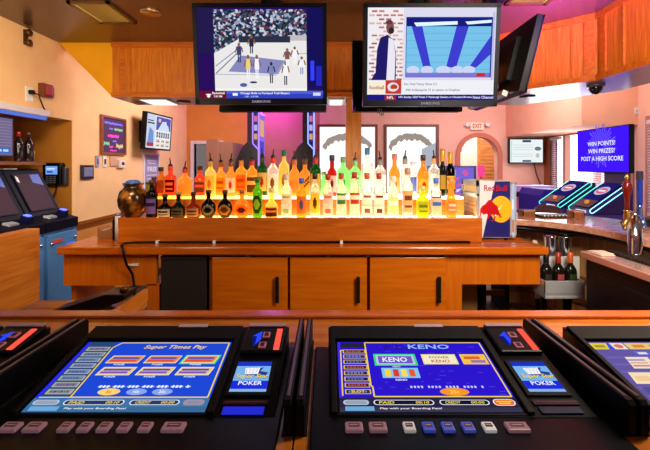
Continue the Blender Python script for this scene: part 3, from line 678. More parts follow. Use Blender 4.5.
nt.links.new(geo.outputs['Position'], sx.inputs[0]); nt.links.new(sx.outputs[0], mr.inputs[0]); nt.links.new(sx.outputs[0], st.inputs[0]); nt.links.new(mr.outputs[0], rp.inputs[0]); nt.links.new(rp.outputs[0], e.inputs[0]); nt.links.new(st.outputs[0], e.inputs[1]); nt.links.new(e.outputs[0], out.inputs[0])
LIT = mt
t = empty('bottle_display', (-.15, 2.6, .96), 'two step lit wooden liquor display standing on the back bar', 'display stand')
Z1, Z2 = 1.105, 1.225
m = MB().box(-1.265, .93, 2.41, 2.43, .962, Z1+.006); m.box(-1.265, .925, 2.43, 2.84, .962, Z1-.012)
m.build('lower_step', STEPW, t, bevel=.003)
MB().box(-1.12, .92, 2.43, 2.56, Z1-.012, Z1).build('lower_tread', LIT, t)
MB().box(-1.265, -1.12, 2.43, 2.56, Z1-.012, Z1).build('step_end', STEPW, t)
m = MB().box(-1.12, .865, 2.555, 2.575, Z1, Z2-.012); m.box(-1.12, .865, 2.575, 2.84, Z1-.012, Z2-.012); m.build('upper_step', WOOD((176, 92, 20), (214, 124, 40), 0, .35), t)
MB().box(-1.12, .865, 2.555, 2.84, Z2-.012, Z2).build('upper_tread', LIT, t)
# cable along the foot of the step
t = empty('power_cable', (-1.2, 2.3, .96), 'black cable along the foot of the bottle display and over the counter edge', 'cable')
pts = [(.85, 2.395, .9685), (.3, 2.398, .9685), (-.3, 2.395, .9685), (-.8, 2.398, .9685), (-1.15, 2.39, .9685), (-1.20, 2.36, .9685), (-1.19, 2.30, .9685), (-1.175, 2.275, .972), (-1.16, 2.262, .96), (-1.155, 2.266, .91), (-1.15, 2.285, .86), (-1.13, 2.31, .80), (-1.12, 2.31, .74), (-1.10, 2.28, .68)]
MB().tube(pts, .007, 8).build('cord', BLACK, t)
m = MB()
for x in (-1.02, -.68, .08): m.box(x-.008, x+.008, 2.383, 2.408, .9605, .978)
m.box(-1.16, -1.10, 2.316, 2.3295, .845, .857); m.build('clips', WHITE, t)
# items at the left end of the counter
t = empty('napkin_box', (-1.41, 2.62, .96), 'small brown kraft box on the left end of the back bar', 'box')
MB().prism([(-1.47, .962), (-1.37, .962), (-1.37, 1.035), (-1.40, 1.02), (-1.44, 1.01), (-1.47, 1.03)], 2.55, 2.68, 'y').build('box_body', P((150, 96, 52), .7), t)
MB().box(-1.455, -1.385, 2.56, 2.67, 1.0, 1.012).build('paper', P((230, 214, 200), .7), t)
t = empty('black_canister', (-1.325, 2.52, .96), 'tall black canister beside the left end of the bottle display', 'canister')
MB().lathe([(.001, 0), (.026, 0), (.027, .005), (.025, .12), (.022, .13)], -1.33, 2.52, .96, 18).build('body', BLACK, t); MB().lathe([(.02, .13), (.021, .135), (.016, .15)], -1.33, 2.52, .96, 18).build('lid', BLACKM, t)
t = empty('bar_straw_cup', (-1.293, 2.44, .96), 'thin white plastic tube standing beside the black canister', 'tube')
MB().lathe([(.001, 0), (.016, 0), (.017, .17), (.014, .17), (.013, .02)], -1.287, 2.45, .96, 14).build('body', P((214, 206, 206), .4), t); MB().lathe([(.018, .16), (.018, .175), (.013, .178)], -1.287, 2.45, .96, 14).build('rim', P((120, 120, 150), .4), t)
# vase
t = empty('ceramic_vase', (-1.2, 2.5, Z1), 'gold and brown glazed ceramic vase with blue filling at the left end', 'vase')
x, y = -1.215, 2.495
mat, nt, out = _new('vase_glaze'); p = nt.nodes.new('ShaderNodeBsdfPrincipled'); p.inputs['Roughness'].default_value = .18; p.inputs['Metallic'].default_value = .35
tc = nt.nodes.new('ShaderNodeTexCoord'); n = nt.nodes.new('ShaderNodeTexNoise'); n.inputs['Scale'].default_value = 14; n.inputs['Detail'].default_value = 5; r = nt.nodes.new('ShaderNodeValToRGB')
r.color_ramp.elements[0].position = .5; r.color_ramp.elements[0].color = (*lin((62, 34, 10)), 1); r.color_ramp.elements[1].position = .72; r.color_ramp.elements[1].color = (*lin((206, 130, 40)), 1)
nt.links.new(tc.outputs['Object'], n.inputs[0]); nt.links.new(n.outputs['Fac'], r.inputs[0]); nt.links.new(r.outputs[0], p.inputs['Base Color']); nt.links.new(p.outputs[0], out.inputs[0])
k = 1.09
MB().lathe([(r_*k, z_*k+.001) for r_, z_ in [(.001, 0), (.04, 0), (.05, .01), (.078, .06), (.083, .10), (.072, .145), (.05, .168), (.046, .178), (.056, .188), (.058, .193), (.048, .193), (.04, .18)]], x, y, Z1, 28).build('vase_body', mat, t)
m = MB().lathe([(.001, .209), (.046, .209), (.042, .225), (.02, .232)], x, y, Z1, 14); m.ball((x-.03, y-.045, Z1+.205), .012); m.build('blue_filling', P((50, 110, 200), .4), t)
# ================================================================== bottles
ORD = ['first','second','third','fourth','fifth','sixth','seventh','eighth','ninth','tenth','eleventh','twelfth','thirteenth','fourteenth','fifteenth','sixteenth','seventeenth','eighteenth','nineteenth','twentieth','twenty-first','twenty-second','twenty-third','twenty-fourth','twenty-fifth','twenty-sixth','twenty-seventh','twenty-eighth','twenty-ninth','thirtieth','thirty-first','thirty-second','thirty-third','thirty-fourth']
# profile: (fraction of radius, fraction of height) of the glass; neck radius absolute .0125
def prof(kind, R, H):
    n = .0135
    if kind == 'tall':   a = [(R, 0), (R, .62), (R*.94, .67), (R*.6, .72), (n, .765), (n, .90), (n*1.15, .905), (n*1.15, .93)]
    elif kind == 'square': a = [(R, 0), (R, .56), (R*.9, .61), (n*1.3, .66), (n, .70), (n, .88), (n*1.15, .89), (n*1.15, .93)]
    elif kind == 'round': a = [(R*.62, 0), (R*.86, .10), (R, .27), (R*.96, .42), (R*.74, .56), (R*.4, .64), (n, .70), (n, .88), (n*1.2, .89), (n*1.2, .93)]
    elif kind == 'squat': a = [(R, 0), (R*1.0, .38), (R*.9, .46), (R*.5, .54), (n, .62), (n, .85), (n*1.2, .86), (n*1.2, .92)]
    elif kind == 'wine': a = [(R, 0), (R, .55), (R*.88, .62), (R*.5, .70), (n, .77), (n, .93)]
    elif kind == 'taper': a = [(R, 0), (R*.97, .3), (R*.75, .5), (R*.5, .66), (n, .80), (n, .93)]
    else:                a = [(R*.9, 0), (R, .12), (R*.95, .40), (R*1.04, .52), (R*.8, .62), (n*1.2, .70), (n, .75), (n, .93)]
    a = [(max(r, .004), z*H) for r, z in a]
    a[0] = (a[0][0]*.93, 0); a.insert(1, (max(a[0][0]/.93, .004), .006))
    return [(.001, 0)]+a
def bottle(px, w, topy, Y, zb, kind, glass, lab1, lab2, pat, capk, capc, label, group):
    x = (px-328)*Y/400; R = w*Y/400/2
    H = CZ+(165-topy)*Y/400-zb
    sp = capk == 'spout'; Hg = H-.04 if sp else H
    pw = 4.5 if kind == 'square' else 2; sy = .55 if kind == 'round' else (.75 if kind == 'square' else 1)
    if kind == 'square': R *= .9
    pr = prof(kind, R, Hg); t = empty('liquor_bottle', (x, Y, zb), label, 'bottle', group)
    g = MB().lathe(pr, x, Y, zb, 20, 1, sy, pw).build('glass_body', glass, t)
    # label wrapped on the front
    def rad(z):
        for (r0, z0), (r1, z1) in zip(pr[:-1], pr[1:]):
            if z0 <= z <= z1: return r0+(r1-r0)*(z-z0)/max(1e-6, z1-z0)
        return pr[-1][0]
    if lab1:
        z0, z1 = {'tall': (.11, .55), 'square': (.10, .50), 'round': (.10, .46), 'squat': (.05, .37), 'wine': (.15, .45), 'taper': (.12, .42), 'bulb': (.12, .42)}[kind]
        m = MB(); nu, nv = 12, 9; vs = []; A = 1.05 if sy == 1 else .9
        for j in range(nv+1):
            z = (z0+(z1-z0)*j/nv)*Hg; r = rad(z)+.0008
            for i in range(nu+1):
                th = -math.pi/2+(i/nu*2-1)*A; c, s_ = math.cos(th), math.sin(th); q = (abs(c)**pw+abs(s_)**pw)**(-1/pw)
                vs.append((x+r*q*c, Y+r*q*s_*sy-.0006, zb+z))
        for j in range(nv):
            for i in range(nu):
                u, v = (i+.5)/nu*2-1, (j+.5)/nv*2-1; k = 0; keep = True
                if pat == 'band': k = 1 if (-.1 < v < .35 and abs(u) < .8) or v > .75 else 0
                elif pat == 'oval': keep = u*u*1.0+v*v < 1.0; k = 1 if u*u+v*v < .35 else 0
                elif pat == 'lines': k = 1 if j in (2, 5, 6) and abs(u) < .75 else 0
                elif pat == 'diag': keep = abs(v-u*.7) < .42; k = 1 if abs(v-u*.7) < .12 else 0
                elif pat == 'dot': k = 1 if u*u*1.3+v*v < .22 else 0
                elif pat == 'two': keep = not (-.35 < v < -.05); k = 1 if (v > .3 and abs(u) < .6 and j % 2) or (v < -.5 and abs(u) < .5) else 0
                elif pat == 'plain': k = 0
                if keep: a = j*(nu+1)+i; m.f.append((a, a+1, a+nu+2, a+nu+1)); m.mi.append(k); m.sm.append(True)
        m.v = vs; m.build('label', [PAPER(lab1), PAPER(lab2)], t)
    n = .0145
    if capk == 'cap': MB().lathe([(n+.001, .86*Hg), (n+.0025, .865*Hg), (n+.0025, Hg*.99), (n, Hg)], x, Y, zb, 16).build('cap', P(capc, .35), t)
    elif capk == 'long': MB().lathe([(n+.001, .74*Hg), (n+.002, .76*Hg), (n+.002, Hg*.99), (n, Hg)], x, Y, zb, 16).build('capsule', P(capc, .3, .2), t)
    elif capk == 'cork': MB().lathe([(n, .90*Hg), (n+.006, .905*Hg), (n+.006, Hg*.99), (n+.003, Hg)], x, Y, zb, 16).build('stopper', P(capc, .4), t)
    elif sp:
        MB().lathe([(n+.0005, .80*Hg), (n+.0015, .81*Hg), (n+.0015, .93*Hg), (n, .935*Hg)], x, Y, zb, 16).build('neck_band', P(capc, .35), t)
        s2 = MB().lathe([(.012, .93*Hg), (.014, .94*Hg), (.013, .985*Hg), (.008, Hg)], x, Y, zb, 14)
        dxs = .006*(1 if int(px) % 2 else -1)
        s2.tube([(x, Y, zb+Hg-.003), (x+dxs*.3, Y, zb+Hg+.02), (x+dxs, Y, zb+Hg+.04)], [.0052, .0045, .0035], 8); s2.build('pour_spout', P((70, 66, 74), .2, .8), t)
g = GLASS
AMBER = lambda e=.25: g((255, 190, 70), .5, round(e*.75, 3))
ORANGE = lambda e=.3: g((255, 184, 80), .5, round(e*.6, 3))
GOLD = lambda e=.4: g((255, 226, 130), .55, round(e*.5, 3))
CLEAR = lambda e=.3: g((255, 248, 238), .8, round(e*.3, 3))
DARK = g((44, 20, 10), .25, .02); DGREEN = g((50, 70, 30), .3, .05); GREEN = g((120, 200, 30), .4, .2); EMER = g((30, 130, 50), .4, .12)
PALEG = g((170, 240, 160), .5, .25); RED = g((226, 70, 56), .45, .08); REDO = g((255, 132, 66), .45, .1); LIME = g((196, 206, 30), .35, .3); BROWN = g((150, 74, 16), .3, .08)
W_, CR, BK, TN, OR = (240, 236, 226), (232, 210, 160), (34, 24, 24), (214, 160, 96), (226, 120, 40)
front = [
 (152, 10, 180, 'tall', DARK, (150, 110, 180), (60, 40, 90), 'band', 'cap', (60, 26, 20), 'dark bottle with lavender label'),
 (165, 13, 194, 'squat', DARK, CR, BK, 'lines', 'cap', (60, 30, 16), 'short dark bottle with cream label'),
 (178.5, 12, 192, 'squat', DGREEN, (120, 100, 60), (50, 40, 30), 'lines', 'cork', (190, 140, 60), 'squat dark green bottle with cork stopper'),
 (193.5, 12.5, 192, 'squat', BROWN, TN, (110, 60, 30), 'lines', 'cap', (40, 20, 14), 'short brown bottle with tan label'),
 (208.5, 13.5, 190, 'round', DARK, (150, 140, 110), (30, 26, 26), 'oval', 'cap', (30, 20, 18), 'black round flask with silver oval label'),
 (225, 13.5, 190, 'round', DARK, (206, 140, 60), (110, 60, 24), 'oval', 'cap', (40, 24, 20), 'black round flask with tan oval label'),
 (242, 14.5, 190, 'round', ORANGE(.15), (226, 130, 40), (90, 40, 14), 'oval', 'cap', (150, 90, 40), 'glowing orange round flask'),
 (257.5, 9, 177, 'tall', GREEN, (60, 70, 20), (180, 200, 60), 'oval', 'cap', (40, 110, 50), 'slim green bottle with dark oval label'),
 (271.5, 11.5, 188, 'squat', GOLD(.3), (70, 44, 26), (200, 120, 60), 'band', 'cap', (226, 200, 150), 'squat golden bottle with black label'),
 (286.5, 9.5, 174, 'tall', CLEAR(.45), (226, 220, 190), (140, 180, 150), 'two', 'cap', (220, 214, 196), 'tall pale glowing bottle'),
 (301.5, 9.5, 178, 'tall', AMBER(.2), (196, 130, 60), (70, 90, 160), 'dot', 'cap', (60, 90, 190), 'amber bottle with blue cap'),
 (315, 9.5, 173, 'tall', CLEAR(.3), (240, 200, 60), (90, 60, 30), 'dot', 'cap', (40, 34, 24), 'clear bottle with yellow label and dark cap'),
 (328, 9.5, 174, 'tall', CLEAR(.3), (236, 200, 190), (200, 110, 90), 'two', 'cap', (190, 50, 30), 'clear bottle with pinkish label and red cap'),
 (341.3, 9.5, 173, 'tall', CLEAR(.3), (226, 226, 200), (70, 130, 70), 'band', 'cap', (190, 60, 40), 'clear bottle with green banded label'),
 (354.5, 9.5, 172, 'tall', CLEAR(.3), (220, 230, 206), (190, 60, 50), 'band', 'cap', (190, 50, 36), 'clear bottle with red banded label'),
 (367, 10, 173, 'tall', CLEAR(.35), W_, (140, 90, 80), 'two', 'cap', (206, 90, 60), 'clear bottle with picture label and red cap'),
 (379, 10, 173, 'tall', CLEAR(.35), W_, (120, 60, 60), 'two', 'cap', (170, 70, 60), 'clear bottle with picture label, brown cap'),
 (393, 10, 176, 'tall', CLEAR(.45), (246, 226, 140), (240, 240, 226), 'band', 'cap', (236, 230, 216), 'clear bottle with pale yellow label'),
 (407.5, 10, 168, 'tall', CLEAR(.35), (226, 170, 120), (130, 70, 40), 'lines', 'cap', (190, 140, 120), 'clear bottle with brown lettered label'),
 (422.5, 12, 186, 'square', LIME, (190, 190, 40), (120, 120, 20), 'lines', 'cap', (210, 210, 120), 'square yellow green bottle'),
 (436, 10, 178, 'tall', CLEAR(.2), (226, 196, 160), (70, 110, 200), 'band', 'cap', (80, 120, 210), 'clear bottle with blue band and blue cap'),
 (451, 10.5, 178, 'taper', ORANGE(.2), (236, 140, 80), (250, 224, 196), 'lines', 'cap', (206, 150, 90), 'tapered orange bottle with pale lettering'),
]
back = [
 (148, 4, 182, 'tall', g((190, 190, 40), .4, .1), None, None, '', 'cap', (60, 80, 30), 'slim yellow bottle behind the vase'),
 (154, 6, 177, 'tall', BROWN, (90, 50, 24), BK, 'plain', 'cap', (50, 24, 16), 'slim brown bottle'),
 (161, 7, 167, 'tall', AMBER(.08), (150, 70, 30), BK, 'plain', 'cap', (46, 26, 24), 'slim amber bottle with dark cap'),
 (170.5, 10.5, 158, 'square', REDO, (80, 22, 14), (220, 120, 70), 'lines', 'spout', (200, 40, 24), 'red bottle with dark square label'),
 (185, 13, 161, 'bulb', ORANGE(.35), (255, 170, 60), (236, 130, 20), 'plain', 'spout', (200, 26, 26), 'wide amber bottle with red neck'),
 (200, 10, 166, 'square', REDO, (90, 60, 50), (190, 110, 60), 'band', 'cap', (40, 30, 30), 'square red orange bottle with black cap'),
 (210.5, 9.5, 153, 'tall', GOLD(.5), (250, 200, 80), (190, 120, 40), 'dot', 'spout', (210, 160, 60), 'tall yellow bottle with gold neck'),
 (220.8, 10, 154, 'square', AMBER(.35), (240, 160, 40), (160, 90, 20), 'lines', 'spout', (150, 80, 30), 'amber bottle with tan lettering'),
 (231, 9.5, 153, 'square', AMBER(.3), W_, (206, 50, 30), 'dot', 'spout', (120, 70, 40), 'bottle with white label and red dot'),
 (241.3, 10.3, 152, 'tall', AMBER(.3), (230, 130, 40), (170, 80, 20), 'lines', 'spout', (230, 150, 60), 'amber bottle with orange label'),
 (252, 9.5, 152, 'tall', AMBER(.3), (90, 70, 30), (236, 206, 120), 'band', 'spout', (200, 40, 40), 'amber bottle with dark label, red neck'),
 (262.3, 9.5, 148, 'tall', EMER, (240, 220, 140), (180, 60, 40), 'dot', 'spout', (50, 60, 30), 'green bottle with cream label and dark neck'),
 (273, 10.3, 149, 'tall', CLEAR(.5), W_, (110, 80, 50), 'dot', 'spout', (220, 60, 36), 'clear glowing bottle with red neck'),
 (284, 9.5, 150, 'tall', GOLD(.45), (236, 214, 130), (130, 110, 60), 'dot', 'cap', (30, 110, 110), 'pale yellow bottle with teal cap'),
 (294.5, 10.3, 151, 'bulb', ORANGE(.35), (236, 150, 70), (220, 110, 40), 'plain', 'spout', (200, 120, 60), 'amber bottle with swirled shoulders'),
 (305, 9.8, 151, 'square', ORANGE(.35), (70, 60, 24), (214, 190, 80), 'diag', 'spout', (90, 56, 40), 'amber bottle with slanted dark label'),
 (315.5, 9.8, 149, 'tall', EMER, (240, 200, 60), (200, 60, 40), 'dot', 'spout', (200, 40, 30), 'green bottle with yellow label and red neck'),
 (324, 6, 172, 'tall', PALEG, None, None, '', 'cap', (150, 210, 150), 'small pale green bottle'),
 (332, 9.3, 155, 'square', RED, (240, 226, 220), (110, 60, 60), 'dot', 'cap', (40, 44, 80), 'red bottle with white label and navy cap'),
 (343, 10.5, 157, 'tall', PALEG, (180, 240, 180), (40, 160, 90), 'dot', 'cap', (110, 150, 120), 'pale green bottle with figure label'),
 (355, 10.8, 152, 'tall', PALEG, (190, 240, 190), (60, 170, 90), 'two', 'spout', (140, 190, 140), 'pale green bottle with metal spout'),
 (367.3, 10, 148, 'tall', CLEAR(.4), (240, 240, 240), (210, 210, 220), 'plain', 'cap', (60, 130, 200), 'clear bottle with bright blue cap'),
 (380, 10.8, 151, 'tall', CLEAR(.4), (244, 240, 236), (206, 206, 214), 'two', 'spout', (130, 130, 140), 'clear bottle with grey metal spout'),
 (394.5, 9.8, 154, 'bulb', ORANGE(.3), (240, 190, 120), (226, 110, 40), 'dot', 'cap', (190, 110, 90), 'bright orange bottle with rounded shoulders'),
 (405, 7.5, 150, 'tall', CLEAR(.45), W_, (226, 220, 200), 'plain', 'spout', (150, 140, 120), 'slim clear bottle with thin spout'),
 (413, 6.5, 162, 'tall', CLEAR(.45), (90, 120, 210), (230, 230, 240), 'plain', 'cap', (210, 214, 230), 'slim clear bottle with blue strip'),
 (423, 10, 155, 'bulb', ORANGE(.3), (246, 190, 60), (180, 50, 20), 'dot', 'cap', (60, 30, 34), 'orange bottle with red disc and dark cap'),
 (434, 10.3, 150, 'tall', CLEAR(.45), W_, (190, 110, 60), 'dot', 'spout', (226, 170, 110), 'clear bottle with white label and brown dot'),
 (442.6, 5.4, 149, 'wine', DGREEN, (200, 170, 70), BK, 'plain', 'long', (206, 150, 40), 'slim dark bottle with gold neck'),
 (450.3, 8.8, 152, 'wine', DARK, (226, 150, 50), (250, 210, 90), 'band', 'long', (214, 150, 30), 'dark bottle with gold neck and label'),
]
def row(items, Y, zb, where, group, offs, ws=1.1):
    n = len(items)
    for i, s in enumerate(items):
        d = s[10]; place = (ORD[i]+' from the left') if i < n//2 else 'in the middle' if i == n//2 and n % 2 else (('rightmost' if i == n-1 else ORD[n-1-i]+' from the right'))
        label = '%s, %s on %s' % (d, place, where)
        bottle(s[0], s[1]*ws, s[2], Y+offs[i % len(offs)], zb, *s[3:10], label, group)
row(front, 2.475, Z1+.0006, 'the lower step', 'bottles on the lower lit step', (0, .008))
row(back, 2.66, Z2+.0006, 'the upper step', 'bottles on the upper lit step', (-.035, .04))
# ================================================================== mini fridge with energy drink graphics
t = empty('mini_fridge', (1.04, 2.64, .96), 'small drinks fridge with red bull and yellow sun on its silver blue side', 'fridge')
fx0, fx1, fy0, fy1, fz0, fz1 = .945, 1.142, 2.50, 2.79, .975, 1.332
SIL = P((206, 206, 210), .3, .5)
MB().box(fx0, fx1, fy0, fy1, fz0, fz1).build('housing', SIL, t, bevel=.003)
c = Canvas((fx0+.004, fy0, fz0+.004), (fx1-fx0-.008, 0, 0), (0, 0, fz1-fz0-.008), .0006)
navy = P((22, 24, 104), .35); silv = P((214, 212, 216), .35); red = P((180, 12, 24), .4, spec=.2); yel = P((248, 168, 20), .35, 0, 0, 60, .15)
c.rect(0, 0, 1, 1, navy); c.poly([(0, 1), (.50, 1), (.10, 0), (0, 0)], silv)
c.ell(.70, .50, .36, .36*.197/.357*1.0+.04, yel, 36)
bull = [(.0, .40), (.02, .52), (.08, .56), (.18, .59), (.28, .66), (.36, .67), (.44, .62), (.50, .59), (.58, .56), (.62, .50), (.64, .44), (.70, .40), (.68, .37), (.60, .40), (.54, .38), (.50, .33), (.46, .35), (.44, .41), (.36, .40), (.30, .33), (.24, .32), (.28, .38), (.22, .42), (.12, .40), (.06, .44)]
c.poly(bull, red); c.line([(.50, .36), (.46, .30), (.36, .30)], .02, red); c.line([(.62, .40), (.66, .35), (.74, .37)], .02, red); c.line([(.04, .42), (.0, .36), (.03, .31)], .018, red)
c.line([(.60, .50), (.68, .52), (.72, .58)], .016, P((250, 230, 200), .4)); c.poly([(.44, .36), (.5, .38), (.56, .38), (.52, .41)], P((250, 220, 190), .4))
c.text('Red', .31, .88, .11, red, width=.34, bold=True); c.text('Bull', .72, .88, .11, red, width=.36)
c.build('graphic_panel', t)
m = MB()                                                     # glass side facing left
w = .02
m.box(fx0-.012, fx0, fy0, fy0+w, fz0, fz1); m.box(fx0-.012, fx0, fy1-w, fy1, fz0, fz1); m.box(fx0-.012, fx0, fy0, fy1, fz1-.035, fz1); m.box(fx0-.012, fx0, fy0, fy1, fz0, fz0+.03)
m.box(fx0-.012, fx0, fy0, fy1, 1.235, 1.25)
d = m.build('side_frame', STEEL, t)
c = Canvas((fx0-.004, fy1-w, fz0+.03), (0, -(fy1-fy0-2*w), 0), (0, 0, fz1-fz0-.065), .0004); c.rect(0, 0, 1, 1, P((214, 180, 130), .15, .2, 0, 60, .12)); c.rect(0, .74, 1, .86, P((190, 196, 210), .2, .3))
for k in range(6): c.rect(.08, .12+k*.095, .92, .15+k*.095, P((232, 200, 150), .3))
c.build('glass', d)
m = MB(); w = .007; a, b = fx1+.002, fx1+.038
m.box(a, a+w, 2.505, 2.535, fz0, fz1-.01); m.box(b-w, b, 2.505, 2.535, fz0, fz1-.01); m.box(a, b, 2.505, 2.535, fz1-.022, fz1-.01); m.box(a, b, 2.505, 2.535, fz0, fz0+.015)
d = m.build('door', SIL, t)
c = Canvas((a+w, 2.515, fz0+.015), (b-a-2*w, 0, 0), (0, 0, fz1-fz0-.037)); c.rect(0, 0, 1, 1, E((206, 216, 236), .9)); c.rect(.1, .05, .9, .3, E((232, 150, 100), .8)); c.rect(.2, .5, .8, .7, E((240, 244, 250), 1)); c.build('door_glass', d)
for (x, y) in ((fx0+.02, fy0+.02), (fx1-.02, fy0+.02), (fx0+.02, fy1-.02), (fx1-.02, fy1-.02)): MB().lathe([(.012, -.0145), (.01, 0)], x, y, fz0, 10).build('foot', BLACKM, t)

# ================================================================== right bar with curved end
def smooth(pts, n=5):
    out = []
    for i in range(len(pts)-1):
        p0 = pts[max(i-1, 0)]; p1 = pts[i]; p2 = pts[i+1]; p3 = pts[min(i+2, len(pts)-1)]
        for k in range(n):
            t = k/n
            out.append(tuple(.5*((2*b)+(-a+c)*t+(2*a-5*b+4*c-d)*t*t+(-a+3*b-3*c+d)*t**3) for a, b, c, d in zip(p0, p1, p2, p3)))
    return out+[pts[-1]]
innr = smooth([(1.2, 2.66), (1.34, 2.61), (1.46, 2.47), (1.535, 2.25), (1.55, 1.9), (1.55, 1.04)])
outr = smooth([(2.02, 1.04), (2.03, 1.9), (2.0, 2.35), (1.88, 2.75), (1.62, 3.02), (1.2, 3.06)])
t = empty('side_bar', (1.6, 2.4, 0), 'curved wooden bar counter at the right with pale violet sheen', 'counter')
m = MB().prism(innr+outr, 1.03, 1.07); m.build('countertop', WOOD((176, 118, 92), (212, 158, 132), 0, .16), t, bevel=.004)
off = [(x+.24*(.35 if i < 6 else 1), y+(.24 if i < 14 else .0)) for i, (x, y) in enumerate(innr)]
def offset(pl, d):
    r = []
    for i, p in enumerate(pl):
        a = pl[max(i-1, 0)]; b = pl[min(i+1, len(pl)-1)]; v = Vector((b[0]-a[0], b[1]-a[1])).normalized(); r.append((p[0]-v.y*d, p[1]+v.x*d))
    return r
m = MB().prism(offset(innr, .20)+offset(innr, .26)[::-1], .02, 1.03); m.build('back_panel', WOOD((150, 100, 54), (200, 146, 92), 2, .5), t)
m = MB()
for z in (.30, .42, .54, .68): m.prism(offset(innr, .185)+offset(innr, .20)[::-1], z, z+.035)
m.build('rails', WOOD((90, 46, 18), (140, 80, 34), 0, .5), t)
m = MB().tube([(x, y, 1.014-.012*math.sin(min(1, i/12)*math.pi)) for i, (x, y) in enumerate(offset(innr, .035)[1:22])], .013, 10)
o = m.build('rubber_hose', BLACK, None); tag(o, 'black rubber hose running along the underside of the curved right bar', 'hose')
# under-bar steel: ledge, tumblers, speed rail, bottles
t = empty('steel_ledge', (1.42, 2.5, 0), 'stainless under bar ledge with splash plate behind the wine bottles', 'under bar unit')
MB().box(1.28, 1.50, 2.44, 2.56, .815, .832).build('shelf', STEEL, t, bevel=.002)
MB().box(1.26, 1.525, 2.425, 2.437, .62, .875).build('splash_plate', P((214, 208, 204), .45, .1), t)
m = MB()
for x in (1.29, 1.46): m.box(x-.01, x+.01, 2.45, 2.47, 0, .815)
m.build('leg', BLACKM, t)
def tin(x, y, z, n, lab):
    t = empty('cocktail_shaker_tin', (x, y, z), lab, 'shaker tin', 'steel shaker tins under the right bar')
    MB().lathe([(.001, 0), (.030, 0), (.032, .004), (.040, .15), (.043, .152), (.043, .156), (.038, .156), (.03, .02)], x, y, z, 20).build('body', CHROME, t)
    if n: MB().lathe([(.030, .10), (.041, .17), (.044, .172), (.044, .176), (.039, .176), (.031, .11)], x, y, z, 20).build('inner_tin', CHROME, t)
tin(1.385, 2.49, .833, 0, 'left steel shaker tin standing on the under bar ledge')
tin(1.472, 2.485, .833, 0, 'right steel shaker tin standing on the under bar ledge')
t = empty('paper_cone', (1.262, 2.545, .832), 'pale paper cone standing upside down on the shelf beside the mini fridge', 'cup')
MB().lathe([(.001, 0), (.036, 0), (.034, .01), (.014, .115), (.002, .12)], 1.285+.03, 2.545, .833, 18).build('cone_body', P((206, 176, 150), .6), t)
t = empty('speed_rail', (1.38, 2.3, 0), 'stainless speed rail holding the wine bottles', 'bottle rack')
m = MB().box(1.238, 1.466, 2.28, 2.292, .695, .768); m.box(1.238, 1.466, 2.28, 2.42, .667, .679); m.box(1.238, 1.243, 2.28, 2.42, .672, .768); m.box(1.461, 1.466, 2.28, 2.42, .672, .768); m.box(1.238, 1.466, 2.284, 2.29, .672, .70)
m.build('tray', P((206, 204, 206), .3, .5), t, bevel=.002)
m = MB()
for x in (1.30, 1.45): m.box(x-.012, x+.012, 2.40, 2.42, 0, .667)
m.build('leg', BLACKM, t)
def wine(x, y, lab, cap, labcol, glassc):
    z = .6795; t = empty('wine_bottle', (x, y, z), lab, 'bottle', 'wine bottles in the speed rail')
    MB().lathe([(.001, 0), (.033, 0), (.035, .006), (.035, .125), (.030, .146), (.015, .17), (.0135, .23), (.015, .234)], x, y, z, 22).build('glass_body', glassc, t)
    MB().lathe([(.0148, .176), (.0155, .18), (.0155, .235), (.012, .238)], x, y, z, 16).build('capsule', cap, t)
    m = MB(); vs = []
    for j in range(2):
        for i in range(9): th = -math.pi/2+(i/8*2-1)*.55; vs.append((x+.0358*math.cos(th), y+.0358*math.sin(th), z+.085+.032*j))
    m.add(vs, [(i, i+1, i+10, i+9) for i in range(8)], 0, True); m.build('label', labcol, t)
VG = P((20, 18, 12), .06); 
wine(1.281, 2.35, 'dark wine bottle half hidden at the back bar end in the speed rail', P((30, 24, 24), .3), P((40, 34, 30), .5), VG)
wine(1.352, 2.35, 'dark wine bottle with red capsule and pale label, middle of the speed rail', P((150, 40, 22), .35), P((150, 60, 56), .5), VG)
wine(1.424, 2.352, 'dark wine bottle with orange capsule, nearest the black cooler', P((196, 84, 30), .35), P((44, 70, 26), .4), P((18, 22, 10), .06))
# black cooler with steel top
t = empty('bottle_cooler', (1.45, 1.7, 0), 'black bottle cooler with stainless top under the right bar', 'cooler')
MB().box(1.345, 1.54, 1.06, 2.085, .06, .945).build('housing', P((16, 16, 22), .45, spec=.2), t, bevel=.004)
MB().box(1.325, 1.546, 1.05, 2.10, .945, .98).build('steel_top', P((206, 170, 160), .25, .6), t, bevel=.004)
for (a, b) in ((1.42, 1.98), (1.08, 1.40)):
    d = MB().box(1.335, 1.345, a, b, .30, .88).build('door', P((12, 12, 18), .4, spec=.2), t, bevel=.003)
    MB().box(1.331, 1.335, a+.07, b-.07, .38, .80).build('door_inset', P((14, 14, 20), .2), d)
    m = MB().ball((1.328, a+.03, .72), .012); m.build('lock', CHROME, d)
m = MB().box(1.36, 1.53, 1.08, 2.07, 0, .06); m.build('plinth', BLACKM, t)
t = empty('drip_tray', (1.47, 1.6, .98), 'black slatted drip tray on the stainless cooler top', 'tray')
m = MB().box(1.425, 1.542, 1.2, 2.07, .9805, .986); m.build('tray', BLACKM, t)
m = MB()
for k in range(43): y = 1.205+k*.02; m.box(1.43, 1.537, y, y+.009, .986, .994)
m.build('grate', P((70, 58, 52), .3, .6), t)
t = empty('bar_towel', (1.38, 2.02, .98), 'folded pale bar cloth on the cooler top beside the drip tray', 'cloth')
m = MB(); m.box(1.345, 1.418, 1.97, 2.08, .9805, .986); m.box(1.347, 1.414, 1.975, 2.06, .986, .992); m.build('folded_cloth', P((214, 184, 166), .9, 0, .3), t, bevel=.003)
